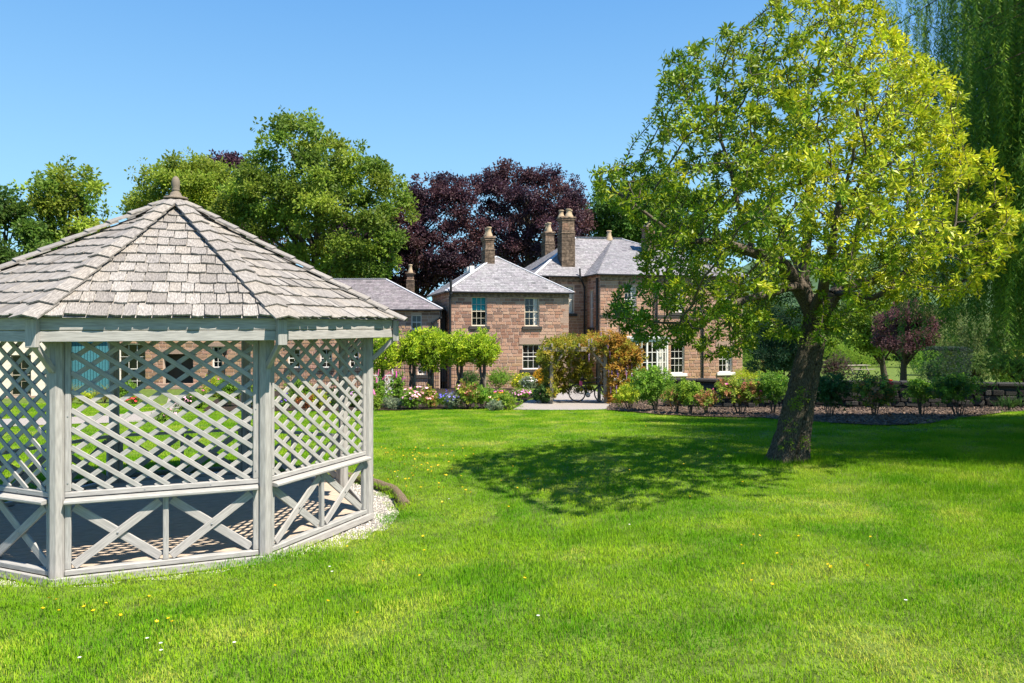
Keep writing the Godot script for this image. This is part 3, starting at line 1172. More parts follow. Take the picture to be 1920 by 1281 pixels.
func gutter(root: Node3D, a: Vector3, b: Vector3) -> void:
	var mb := MB.new()
	mb.bar(a, b, 0.11, 0.10, 0.03)
	obj("gutter", mb, M.cast_iron, root)

func pipe(root: Node3D, pts: Array, r := 0.055) -> void:
	var mb := MB.new()
	var rr := PackedFloat32Array()
	for p in pts: rr.append(r)
	mb.tube(PackedVector3Array(pts), rr, 10)
	for k in range(1, pts.size()):
		var q: Vector3 = pts[k]
		mb.tube(PackedVector3Array([q - Vector3(0, 0.05, 0), q + Vector3(0, 0.05, 0)]), PackedFloat32Array([r * 1.35, r * 1.35]), 10)
	obj("drainpipe", mb, M.cast_iron, root)

func chimney(root: Node3D, at: Vector3, w: float, l: float, y0: float, ymid: float, y1: float, cap: float, pots: int, pot_h: float) -> void:
	# at: centre of its plan; wider below ymid, a moulded cap, pots on top
	var mb := MB.new()
	var y := y0
	while y < y1 - 0.02:
		var ch := minf(rng.randf_range(0.22, 0.30), y1 - y)
		var g := 0.0 if y < ymid else 0.09
		var ww := w - g
		var ll := l - g
		var sp := rng.randf_range(-0.2, 0.2) * ww
		for q in [[-ww * 0.5, sp], [sp, ww * 0.5]]:
			for z in [[-ll * 0.5, 0.02], [0.02, ll * 0.5]]:
				var b := rng.randf_range(0.75, 1.15)
				mb.col = Color(b * 1.3, b * 1.0, b * 0.95) if y > ymid else Color(b * 0.62, b * 0.62, b * 0.62)
				mb.uo = Vector2(rng.randf(), rng.randf()) * 6.0
				mb.box(Vector3((q[0] + q[1]) * 0.5, y + ch * 0.5, (z[0] + z[1]) * 0.5), Vector3(q[1] - q[0] - 0.006, ch - 0.008, z[1] - z[0] - 0.006), 0.012)
		y += ch
	mb.col = Color(0.8, 0.8, 0.8)
	mb.box(Vector3(0, (ymid), 0), Vector3(w + 0.05, 0.09, l + 0.05), 0.03)
	for k in 3:
		mb.col = Color(0.75 + 0.1 * k, 0.72 + 0.1 * k, 0.7 + 0.1 * k)
		mb.box(Vector3(0, y1 + cap * (k + 0.5) / 3.0, 0), Vector3(w - 0.06 + 0.09 * k, cap / 3.0, l - 0.06 + 0.09 * k), 0.02)
	var o := obj("chimney", mb, M.soot_stone, root)
	o.position = Vector3(at.x, 0, at.z)
	for k in pots:
		var pm := MB.new()
		var r := minf(0.17, w * 0.24)
		pm.lathe(PackedVector2Array([Vector2(r * 1.6, -0.02), Vector2(r * 1.45, pot_h * 0.2), Vector2(r * 1.05, pot_h * 0.42), Vector2(r * 0.92, pot_h * 0.55), Vector2(r * 0.88, pot_h * 0.82), Vector2(r * 1.15, pot_h * 0.86), Vector2(r * 1.15, pot_h * 0.97), Vector2(r * 0.95, pot_h), Vector2(r * 0.75, pot_h), Vector2(r * 0.7, pot_h * 0.7), Vector2(0.0, pot_h * 0.7)]), 14)
		var p := obj("chimney_pot", pm, M.pot, o)
		p.position = Vector3(0 if l >= w else (k - (pots - 1) * 0.5) * w / pots * 0.95, y1 + cap, (k - (pots - 1) * 0.5) * l / pots * 0.95 if l >= w else 0.0)
		if l >= w and pots == 3:
			p.position = Vector3([-0.28, 0.28, 0.05][k] * w, y1 + cap, [-0.3, -0.05, 0.33][k] * l)

func rect_on(x: Transform3D, pxa: float, pya: float, pxb: float, pyb: float) -> Rect2:
	var a := on(x, pxa, pya)
	var b := on(x, pxb, pyb)
	return Rect2(a.x, minf(a.y, b.y), b.x - a.x, absf(a.y - b.y))

func houses() -> void:
	var RT := deg_to_rad(14.0)
	var yb := -1.85
	var root_x := Transform3D(Basis(Vector3.UP, RT), Vector3(-3.75, 0.0, -45.0))
	# ---------------- front wing
	var wg := thing("stone_wing", "lower two-storey sandstone wing with a pyramid slate roof and one chimney at its peak", "house", root_x.origin, RT)
	var WW := on(root_x, 1066, 600).x
	var WD := 7.6
	var EV := 4.13
	var fx := Transform3D.IDENTITY
	var gx := root_x
	var w1 := rect_on(gx, 884.5, 556.5, 912.5, 611.5)
	var w2 := rect_on(gx, 984, 558.5, 1011, 612)
	var w3 := rect_on(gx, 980, 646, 1012, 692.5)
	wall(wg, fx, WW, yb, EV, [w1, w2, w3], 296)
	window(wg, fx, w1, 3, 4, M.cream_paint, M.dark_stone, 2)
	window(wg, fx, w2, 3, 4, M.cream_paint, M.dark_stone, 1)
	window(wg, fx, w3, 3, 3, M.white_paint, M.dark_stone, 0)
	lintel(wg, fx, Rect2(w3.position, w3.size), M.dressed, 0.42)
	var fz := MB.new()
	fz.box(Vector3(WW * 0.5, EV - 0.16, 0.03), Vector3(WW + 0.06, 0.3, 0.12), 0.01)
	obj("frieze", fz, M.soot_stone, wg)
	for k in 12:   # quoins on the right corner
		var qm := MB.new()
		qm.uo = Vector2(rng.randf() * 4, rng.randf() * 4)
		qm.box(Vector3(WW - (0.27 if k % 2 else 0.18), 3.6 - k * 0.40, -0.02), Vector3(0.55 if k % 2 else 0.37, 0.385, 0.10), 0.012)
		obj("quoin", qm, M.dressed, wg)
	# left side, right side and back
	wall(wg, Transform3D(Basis(Vector3.UP, -PI / 2), Vector3(0.004, 0, -WD)), WD - 0.01, yb, EV, [], 0)
	wall(wg, Transform3D(Basis(Vector3.UP, PI / 2), Vector3(WW - 0.004, 0, -0.01)), WD, yb, EV, [], 0)
	var bk := MB.new()
	bk.box(Vector3(WW * 0.5, (yb + EV) * 0.5, -WD + 0.15), Vector3(WW - 0.7, EV - yb, 0.3))
	obj("rear_wall", bk, M.mortar, wg)
	var oh := 0.28
	var e0 := Vector3(-oh, EV, oh)
	var e1 := Vector3(WW + oh, EV, oh)
	var e2 := Vector3(WW + oh, EV, -WD - oh)
	var e3 := Vector3(-oh, EV, -WD - oh)
	var pk := Vector3(WW * 0.5 - 0.1, 6.62, -WD * 0.5 + 0.2)
	var pk2 := pk + Vector3(0, 0, -0.6)
	var rf := slate_roof(wg, [[e0, e1, pk], [e3, e0, pk, pk2], [e1, e2, pk2, pk], [e2, e3, pk2]])
	ridge(rf, [e0, pk], M.lead, 0.2)
	ridge(rf, [e1, pk], M.lead, 0.12)
	ridge(rf, [e3, pk2], M.lead, 0.12)
	gutter(wg, e0 + Vector3(0, -0.04, 0.05), e1 + Vector3(0, -0.04, 0.05))
	gutter(wg, e3 + Vector3(-0.05, -0.04, 0), e0 + Vector3(-0.05, -0.04, 0))
	var cp := on(gx, 919, 500, -2.9)
	chimney(wg, Vector3(cp.x - 0.05, 0, -3.3), 0.66, 1.15, 5.2, 7.0, 7.45, 0.42, 2, 0.62)
	var va := on(gx, 844, 600, 0.12)
	pipe(wg, [Vector3(va.x, 4.85, 0.40), Vector3(va.x, 4.0, 0.40), Vector3(va.x, 3.8, 0.12), Vector3(va.x, 1.2, 0.12), Vector3(va.x, yb, 0.12)], 0.075)
	for q in [[-0.8, -3.2, 0.35], [-0.8, -4.1, 0.4]]:   # two small roof lights on the left slope
		var lm := MB.new()
		var yy := EV + (0.8 + oh) * 0.0 + 1.35
		lm.box(Vector3(1.95, yy + 0.25, q[1]), Vector3(0.30, 0.42, 0.45), 0.02)
		obj("roof_light", lm, M.white_paint, rf)
	# ---------------- main house
	var mh := thing("stone_house", "tall main sandstone house behind with a big hipped slate roof and several chimneys", "house", root_x.origin, RT)
	var ME := 5.45
	var za := -4.0
	var zb := -1.5
	var xa := Transform3D(Basis.IDENTITY, Vector3(WW + 0.02, 0, za))
	var ub := on(root_x, 1125, 560, zb).x
	var ue := on(root_x, 1392, 600, zb).x
	var xb := Transform3D(Basis.IDENTITY, Vector3(ub, 0, zb))
	var xaw := root_x * xa
	var xbw := root_x * xb
	var r1 := rect_on(xaw, 1051, 536, 1077, 588)
	r1.position.x = maxf(r1.position.x, 0.05)
	wall(mh, xa, ub - WW - 0.02, yb, ME, [r1], 60)
	window(mh, xa, r1, 3, 4, M.cream_paint, M.dark_stone, 3)
	var xs := Transform3D(Basis(Vector3.UP, -PI / 2), Vector3(ub + 0.004, 0, za))   # the return of the front block
	var nw := Rect2(0.55, 1.95, 0.75, 2.55)
	wall(mh, xs, zb - za - 0.01, yb, ME, [nw], 40)
	window(mh, xs, nw, 2, 6, M.white_paint, M.dark_stone, 1)
	var g1 := rect_on(xbw, 1258, 645, 1283, 700)
	var g2 := rect_on(xbw, 1348, 650, 1373, 698)
	var u1 := rect_on(xbw, 1171, 536, 1193, 588)
	var u2 := rect_on(xbw, 1259, 536, 1283, 586)
	var u3 := rect_on(xbw, 1348, 538, 1372, 586)
	var door := rect_on(xbw, 1190, 648, 1248, 712)
	wall(mh, xb, ue - ub, yb, ME, [g1, g2, u1, u2, u3, door], 190)
	for w in [g1, g2, u1, u2, u3]:
		window(mh, xb, w, 3, 4, M.white_paint, M.dark_stone if w.position.y > 1.5 else M.white_paint, 1 if w != g1 else 0)
	for w in [g1, g2]:
		lintel(mh, xb, w, M.dressed, 0.4)
	var sc := MB.new()   # string course
	sc.box(Vector3((ue - ub) * 0.5, on(xbw, 1200, 593).y, 0.02), Vector3(ue - ub, 0.16, 0.12), 0.01)
	obj("string_course", sc, M.dark_stone, mh).transform = xb
	for q in [[xa, ub - WW], [xb, ue - ub + 0.1]]:
		var f2 := MB.new()
		f2.box(Vector3(q[1] * 0.5, ME - 0.2, 0.03), Vector3(q[1], 0.4, 0.14), 0.01)
		obj("frieze", f2, M.soot_stone, mh).transform = q[0]
	wall(mh, Transform3D(Basis(Vector3.UP, PI / 2), Vector3(ue - 0.004, 0, zb - 0.01)), 12.5, yb, ME, [], 0)
	var bk2 := MB.new()
	bk2.box(Vector3((6.0 + ue) * 0.5, (yb + ME) * 0.5, -14.2), Vector3(ue - 6.0, ME - yb, 0.3))
	bk2.box(Vector3(6.3, (yb + ME) * 0.5, -10.8), Vector3(0.3, ME - yb, 6.2))
	obj("rear_wall", bk2, M.mortar, mh)
	var a := Vector3(6.3, ME, za + 0.35)
	var b := Vector3(ub - 0.35, ME, za + 0.35)
	var c := Vector3(ub - 0.35, ME, zb + 0.35)
	var d := Vector3(ue + 0.35, ME, zb + 0.35)
	var e := Vector3(ue + 0.35, ME, -14.6)
	var f := Vector3(6.3, ME, -14.6)
	var p1 := Vector3(on(root_x, 1079, 446, -8.2).x, on(root_x, 1079, 446, -8.2).y, -8.2)
	var p2 := Vector3(on(root_x, 1166, 447, -8.2).x, p1.y, -8.2)
	var pm2 := p1.lerp(p2, 0.8)
	var mr := slate_roof(mh, [[a, b, pm2, p1], [b, c, pm2], [c, d, p2, pm2], [d, e, p2], [e, f, p1, p2], [f, a, p1]])
	ridge(mr, [a, p1, p2, d], M.lead, 0.2)
	gutter(mh, a + Vector3(0, -0.05, 0.05), b + Vector3(-0.06, -0.05, 0.05))
	gutter(mh, b + Vector3(-0.05, -0.05, 0.0), c + Vector3(-0.05, -0.05, 0.05))
	gutter(mh, c + Vector3(0.02, -0.05, 0.05), d + Vector3(0, -0.05, 0.05))
	var c1 := on(root_x, 1066, 450, -4.6)
	chimney(mh, Vector3(c1.x, 0, -5.1), 0.98, 1.0, 6.0, on(root_x, 1066, 437, -4.6).y, on(root_x, 1066, 416, -4.6).y, 0.36, 3, 0.55)
	var c2 := on(root_x, 1031, 450, -11.5)
	chimney(mh, Vector3(c2.x, 0, -12.0), 0.8, 1.1, 6.0, on(root_x, 1031, 458, -11.5).y, on(root_x, 1031, 443, -11.5).y, 0.35, 2, 0.75)
	var c3 := on(root_x, 1220, 450, -5.0)
	chimney(mh, Vector3(c3.x, 0, -5.4), 0.72, 0.95, 6.0, on(root_x, 1220, 446, -5.0).y, on(root_x, 1220, 432, -5.0).y, 0.3, 2, 0.55)
	var c4 := on(root_x, 1279, 450, -9.0)
	chimney(mh, Vector3(c4.x, 0, -9.4), 0.6, 0.6, 6.0, on(root_x, 1279, 475, -9.0).y, on(root_x, 1279, 466, -9.0).y, 0.25, 1, 0.5)
	var pm := MB.new()
	pm.lathe(PackedVector2Array([Vector2(0.30, -0.1), Vector2(0.26, 0.12), Vector2(0.17, 0.3), Vector2(0.15, 0.55), Vector2(0.19, 0.58), Vector2(0.19, 0.66), Vector2(0.0, 0.66)]), 14)
	obj("ridge_pot", pm, M.pot, mr).position = Vector3(on(root_x, 1142, 441, -8.2).x, p1.y - 0.05, -8.2)
	# pipes on the recess and the front
	var d1 := on(root_x, 1096, 540, za + 0.1)
	pipe(mh, [Vector3(d1.x - 0.45, ME + 0.5, za + 0.42), Vector3(d1.x - 0.42, ME - 0.1, za + 0.42), Vector3(d1.x, ME - 0.75, za + 0.1), Vector3(d1.x, 2.0, za + 0.1), Vector3(d1.x, yb, za + 0.1)], 0.06)
	var d2 := on(root_x, 1120, 560, zb - 0.2)
	pipe(mh, [Vector3(ub - 0.12, ME - 0.25, zb - 0.25), Vector3(ub - 0.12, 2.0, zb - 0.25), Vector3(ub - 0.12, yb, zb - 0.25)], 0.07)
	for px in [1232, 1318]:
		var dd := on(root_x, px, 600, zb + 0.12)
		pipe(mh, [Vector3(dd.x, ME - 0.2, zb + 0.12), Vector3(dd.x, 1.5, zb + 0.12), Vector3(dd.x, (0.75 if px == 1232 else yb), zb + 0.12)], 0.06)
	# glazed garden porch with a flat lead roof
	var pa := on(root_x, 1136, 640, zb + 1.3)
	var pb := on(root_x, 1251, 640, zb + 1.3)
	var py := on(root_x, 1200, 637, zb + 1.3).y
	var pr := MB.new()
	pr.box(Vector3((pa.x + pb.x) * 0.5, py + 0.12, zb + 0.72), Vector3(pb.x - pa.x + 0.3, 0.14, 1.5), 0.02)
	obj("porch_roof", pr, M.lead, mh)
	var pf := MB.new()
	pf.box(Vector3((pa.x + pb.x) * 0.5, py - 0.05, zb + 1.3), Vector3(pb.x - pa.x, 0.2, 0.12), 0.01)
	var n := 6
	var pw := (pb.x - pa.x)
	var posts := []
	for k in n + 1:
		var xx := pa.x + pw * k / n
		posts.append(xx)
		pf.box(Vector3(xx, (yb + py - 0.15) * 0.5, zb + 1.3), Vector3(0.11, py - 0.15 - yb, 0.11), 0.01)
	pf.box(Vector3((pa.x + pb.x) * 0.5, yb + 0.3, zb + 1.3), Vector3(pw, 0.5, 0.09), 0.01)
	for k in n:
		pf.box(Vector3((posts[k] + posts[k + 1]) * 0.5, yb + 0.55 + 1.0, zb + 1.3), Vector3(pw / n - 0.11, 0.04, 0.05))
		pf.box(Vector3((posts[k] + posts[k + 1]) * 0.5, yb + 0.55 + 1.65, zb + 1.3), Vector3(pw / n - 0.11, 0.04, 0.05))
		pf.box(Vector3((posts[k] + posts[k + 1]) * 0.5, (yb + 0.55 + py - 0.15) * 0.5, zb + 1.3), Vector3(0.04, py - 0.15 - yb - 0.55, 0.05))
	for k in 3:
		pf.box(Vector3(pb.x, (yb + py - 0.15) * 0.5, zb + 0.2 + 0.4 * k), Vector3(0.09, py - 0.15 - yb, 0.09), 0.01)
	var porch := obj("porch", pf, M.white_paint, mh)
	for k in n:
		var q := QuadMesh.new()
		q.size = Vector2(pw / n - 0.1, py - yb - 0.7)
		obj("pane", q, M.glass, porch).position = Vector3((posts[k] + posts[k + 1]) * 0.5, (yb + 0.55 + py - 0.15) * 0.5, zb + 1.29)
	var qs := QuadMesh.new()
	qs.size = Vector2(1.2, py - yb - 0.7)
	obj("pane", qs, M.glass, porch).transform = Transform3D(Basis(Vector3.UP, PI / 2), Vector3(pb.x, (yb + 0.55 + py - 0.15) * 0.5, zb + 0.65))
	for k in [1, 3, 5]:
		var cm := MB.new()
		for q in 8:
			var x0: float = posts[k] + 0.05 + q * 0.05
			cm.face(PackedVector3Array([Vector3(x0, yb + 0.5, zb + 1.1 + 0.02 * sin(q * 2.0)), Vector3(x0 + 0.05, yb + 0.5, zb + 1.1 + 0.02 * sin(q * 2.0 + 2.0)), Vector3(x0 + 0.05, py - 0.1, zb + 1.1 + 0.02 * sin(q * 2.0 + 2.0)), Vector3(x0, py - 0.1, zb + 1.1 + 0.02 * sin(q * 2.0))]), Vector3.BACK)
		obj("curtain", cm, M.curtain, porch)
	# ---------------- low range on the left
	var lx := Transform3D(Basis.IDENTITY, Vector3((200 - 960) / F * 44.8, 0, -44.8))
	var lr := thing("low_stone_range", "long low sandstone range with a plain slate roof joining the wing's left side", "house", lx.origin, 0.0)
	var LW := on(lx, 824, 600).x
	var LE := on(lx, 780, 580).y
	var lw := []
	for q in [[771, 591, 790, 618], [783, 689, 799, 703], [540, 655, 562, 690], [600, 655, 622, 690], [655, 650, 672, 690], [398, 650, 416, 690]]:
		lw.append(rect_on(lx, q[0], q[1], q[2], q[3]))
	var dr := rect_on(lx, 306, 664, 362, 752)
	var fd := rect_on(lx, 222, 645, 272, 740)
	wall(lr, Transform3D.IDENTITY, LW, yb, LE, lw + [dr, fd], 230)
	for k in lw.size():
		window(lr, Transform3D.IDENTITY, lw[k], 2, 2 if k < 2 else 4, M.white_paint, M.dark_stone, 0)
		if k > 1: lintel(lr, Transform3D.IDENTITY, lw[k], M.dressed, 0.25)
	lintel(lr, Transform3D.IDENTITY, dr, M.dressed, 0.3)
	var fdw := window(lr, Transform3D.IDENTITY, fd, 3, 4, M.white_paint, null, 0)
	var dm := MB.new()   # dark door deep in its opening, and steps
	dm.box(Vector3(dr.position.x + dr.size.x * 0.5, dr.position.y + dr.size.y * 0.5, -0.7), Vector3(dr.size.x + 0.2, dr.size.y, 0.08))
	obj("door", dm, M.dark_stone, lr)
	for k in 3:
		var st := MB.new()
		st.box(Vector3(dr.position.x + dr.size.x * 0.5, yb + 0.08 + 0.16 * (2 - k), 0.2 + 0.3 * k), Vector3(dr.size.x + 0.6, 0.16, 0.3), 0.015)
		obj("step", st, M.dressed, lr)
	var bm := MB.new()
	bm.box(Vector3(LW * 0.5, (yb + LE) * 0.5, -7.0), Vector3(LW, LE - yb, 0.3))
	bm.box(Vector3(0.2, (yb + LE) * 0.5, -3.6), Vector3(0.3, LE - yb, 6.0))
	obj("rear_wall", bm, M.mortar, lr)
	var l0 := Vector3(-0.3, LE, 0.3)
	var l1 := Vector3(LW + 0.2, LE, 0.3)
	var l2 := Vector3(LW + 0.2, LE, -7.3)
	var l3 := Vector3(-0.3, LE, -7.3)
	var q1 := on(lx, 723, 524, -3.5)
	var q0 := Vector3(3.4, q1.y, -3.5)
	var lrf := slate_roof(lr, [[l0, l1, q1, q0], [l1, l2, q1], [l2, l3, q0, q1], [l3, l0, q0]], Color(0.285, 0.255, 0.27))
	ridge(lrf, [q0, q1, l1], M.lead, 0.12)
	gutter(lr, l0 + Vector3(0, -0.05, 0.05), l1 + Vector3(0, -0.05, 0.05))
	var lc := on(lx, 768, 520, -7.6)
	chimney(lr, Vector3(lc.x, 0, -8.0), 0.52, 0.6, 1.0, on(lx, 768, 525, -7.6).y, on(lx, 768, 517, -7.6).y, 0.22, 1, 0.6)
	var sa := on(lx, 828, 560, 0.3)
	pipe(lr, [Vector3(LW + 0.1, LE - 0.1, 0.3), Vector3(LW + 0.1, LE - 0.5, 0.25), Vector3(LW - 0.4, LE - 0.8, 0.12), Vector3(LW - 0.4, 1.0, 0.12), Vector3(LW - 0.4, yb, 0.12)], 0.06)

func left_buildings() -> void:
	# teal boarded shed and a cream outbuilding, seen through the lattice
	var d := 34.0
	var x := Transform3D(Basis(Vector3.UP, 0.5), Vector3((118 - 960) / F * d, -1.15, -d))
	var s := thing("garden_shed", "teal painted shed of vertical boards seen through the gazebo lattice", "shed", x.origin, 0.5)
	var wd := on(x, 217, 700).x
	var ht := 4.2
	var mb := MB.new()
	var u := 0.0
	while u < wd:
		mb.uo = Vector2(rng.randf() * 3, rng.randf() * 3)
		mb.box(Vector3(u + 0.06, ht * 0.5, 0.0), Vector3(0.108, ht, 0.04), 0.006)
		u += 0.12
	tag(obj("cladding", mb, M.teal, s), "", "", "", "stuff")
	var bm := MB.new()
	bm.box(Vector3(wd * 0.5, ht * 0.5, -1.8), Vector3(wd - 0.04, ht - 0.02, 3.5))
	obj("shell", bm, M.teal, s)
	var rm := MB.new()
	rm.box(Vector3(wd * 0.5, ht - 0.7, 0.35), Vector3(wd + 0.4, 0.1, 0.75), 0.01)
	rm.box(Vector3(wd * 0.5, ht + 0.1, -1.6), Vector3(wd + 0.4, 0.15, 4.2), 0.01)
	obj("roof", rm, M.lead, s)
	d = 31.0
	x = Transform3D(Basis(Vector3.UP, 0.45), Vector3((-60 - 960) / F * d, -1.0, -d))
	var c := thing("cream_outbuilding", "cream rendered outbuilding with one tall dark window, left of the teal shed", "outbuilding", x.origin, 0.45)
	wd = on(x, 84, 700).x
	var r := rect_on(x, 20, 666, 58, 742)
	var wm := MB.new()
	ht = 3.9
	var ys := [0.0, r.position.y, r.end.y, ht]
	for k in 3:
		for f in cuts(0.0, wd, ys[k], ys[k + 1], [r]):
			wm.box(Vector3((f.x + f.y) * 0.5, (ys[k] + ys[k + 1]) * 0.5, -0.15), Vector3(f.y - f.x, ys[k + 1] - ys[k], 0.3))
	wm.box(Vector3(wd - 0.15, ht * 0.5, -2.3), Vector3(0.3, ht, 4.0))
	wm.box(Vector3(wd * 0.5, ht * 0.5, -4.4), Vector3(wd, ht, 0.3))
	obj("wall", wm, M.cream_wall, c)
	window(c, Transform3D.IDENTITY, r, 2, 3, M.post_wood, M.dressed, 0)
	var rr := MB.new()
	rr.box(Vector3(wd * 0.5, ht + 0.08, -2.1), Vector3(wd + 0.5, 0.16, 5.2), 0.02)
	obj("roof", rr, M.dark_stone, c)

# ------------------------------------------------------------------ vegetation
func inside(poly: PackedVector2Array, n: int, gap: float) -> Array:
	var lo := poly[0]
	var hi := poly[0]
	for p in poly:
		lo = lo.min(p)
		hi = hi.max(p)
	var out := []
	var tries := 0
	while out.size() < n and tries < n * 60:
		tries += 1
		var p := Vector2(rng.randf_range(lo.x, hi.x), rng.randf_range(lo.y, hi.y))
		if not Geometry2D.is_point_in_polygon(p, poly):
			continue
		var ok := true
		if gap > 0.0:
			for q in out:
				if p.distance_squared_to(q) < gap * gap:
					ok = false
					break
		if ok: out.append(p)
	return out

func edge_dist(poly: PackedVector2Array, p: Vector2) -> float:
	var b := 1e9
	for k in poly.size():
		var q := Geometry2D.get_closest_point_to_segment(p, poly[k], poly[(k + 1) % poly.size()])
		b = minf(b, p.distance_to(q))
	return b

func pv(a: Array) -> PackedVector2Array:
	var o := PackedVector2Array()
	for k in range(0, a.size(), 2): o.append(Vector2(a[k], a[k + 1]))
	return o

func tint(pal: Array, vary := 0.15) -> Color:
	var c: Color = pal[rng.randi() % pal.size()]
	var b := 1.5 * (1.0 + rng.randf_range(-vary, vary))
	return Color(c.r * b * rng.randf_range(0.93, 1.07), c.g * b, c.b * b)

func wood_tree(called: String, label: String, cat: String, group: String, outline: Array, d: float, thick: float, clump: float, per: int, leaves: ArrayMesh, scale: float, pal: Array, m: Material, trunk_px: Vector2, trunk_r: float, gap := 1.2, kind_trunk := "bark") -> Node3D:
	# a crown of leaf clumps within an outline that stands at depth d, a trunk and limbs that run to the clumps
	var poly := pv(outline)
	var k := d / F
	var foot := Vector3((trunk_px.x - 960.0) * k, 0, -d)
	foot.y = ground(foot.x, d) - 0.1
	var t := thing(called, label, cat, foot, 0, group)
	var cl := inside(poly, 400, clump / k * gap)
	var lo := poly[0]
	var hi := poly[0]
	for p in poly:
		lo = lo.min(p)
		hi = hi.max(p)
	var cp := Copies.new()
	var heads := []
	for p in cl:
		var e := edge_dist(poly, p) * k
		var zr := thick * sqrt(clampf(e / ((hi.x - lo.x) * k * 0.32), 0.03, 1.0))
		for s in 2:
			var dz := (rng.randf_range(0.35, 1.0) if s == 0 else rng.randf_range(-1.0, 0.4)) * zr
			var c := W(p.x, p.y, d) + Vector3(0, 0, dz) - foot
			var r := minf(clump * rng.randf_range(0.5, 1.25), maxf(e * 1.3, clump * 0.4))
			heads.append(c)
			var base := tint(pal, 0.3)
			var n := int(per * (r / clump) * (r / clump))
			for q in n:
				var v := ball().normalized()
				v.y = v.y * 0.75 + 0.08
				var o := c + (v * r * rng.randf_range(0.3, 1.0) + ball() * r * (0.55 if rng.randf() < 0.3 else 0.1)) * Vector3(1.35, 0.75, 1.1)
				var wp := o + foot
				var pp := Vector2(960.0 - F * wp.x / wp.z, HY - (wp.y - EYE) * F / -wp.z)
				if rng.randf() < 0.9 and not Geometry2D.is_point_in_polygon(pp, poly):
					continue
				var b := rng.randf_range(0.85, 1.15)
				cp.add(Transform3D(aim(v + Vector3.UP * 0.3, scale * rng.randf_range(0.75, 1.25)), o), Color(base.r * b, base.g * b, base.b * b))
	many("crown", leaves, m, cp, t)
	if trunk_r > 0.0:
		var tm := MB.new()
		var mid := Vector3.ZERO
		for h in heads: mid += h / heads.size()
		var top := mid * Vector3(0.8, 1.0, 0.8) + Vector3(0, (hi.y - lo.y) * k * 0.15, 0)
		var pts := PackedVector3Array()
		var rr := PackedFloat32Array()
		for q in 9:
			var u := q / 8.0
			pts.append(Vector3.ZERO.lerp(top, u) + Vector3(sin(q * 1.3) * trunk_r * 0.25, 0, cos(q * 1.7) * trunk_r * 0.25) * (1.0 if q > 0 else 0.0))
			rr.append(trunk_r * (1.0 - 0.75 * u) * (1.3 if q == 0 else 1.0))
		tm.tube(pts, rr, 10)
		obj("trunk", tm, M[kind_trunk], t)
		var bm := MB.new()
		for q in mini(heads.size(), 46):
			var h: Vector3 = heads[rng.randi() % heads.size()]
			var u := clampf((h.y / maxf(top.y, 0.1)) - 0.3, 0.12, 0.9)
			var s := Vector3.ZERO.lerp(top, u)
			var r0 := trunk_r * (1.0 - 0.75 * u) * 0.5
			bm.tube(PackedVector3Array([s, s.lerp(h, 0.35) + Vector3(0, 0.06, 0) * s.distance_to(h), s.lerp(h, 0.7) + Vector3(0, 0.08, 0) * s.distance_to(h), h]), PackedFloat32Array([r0, r0 * 0.7, r0 * 0.45, r0 * 0.15]), 6, false)
		obj("limbs", bm, M[kind_trunk], t)
	return t

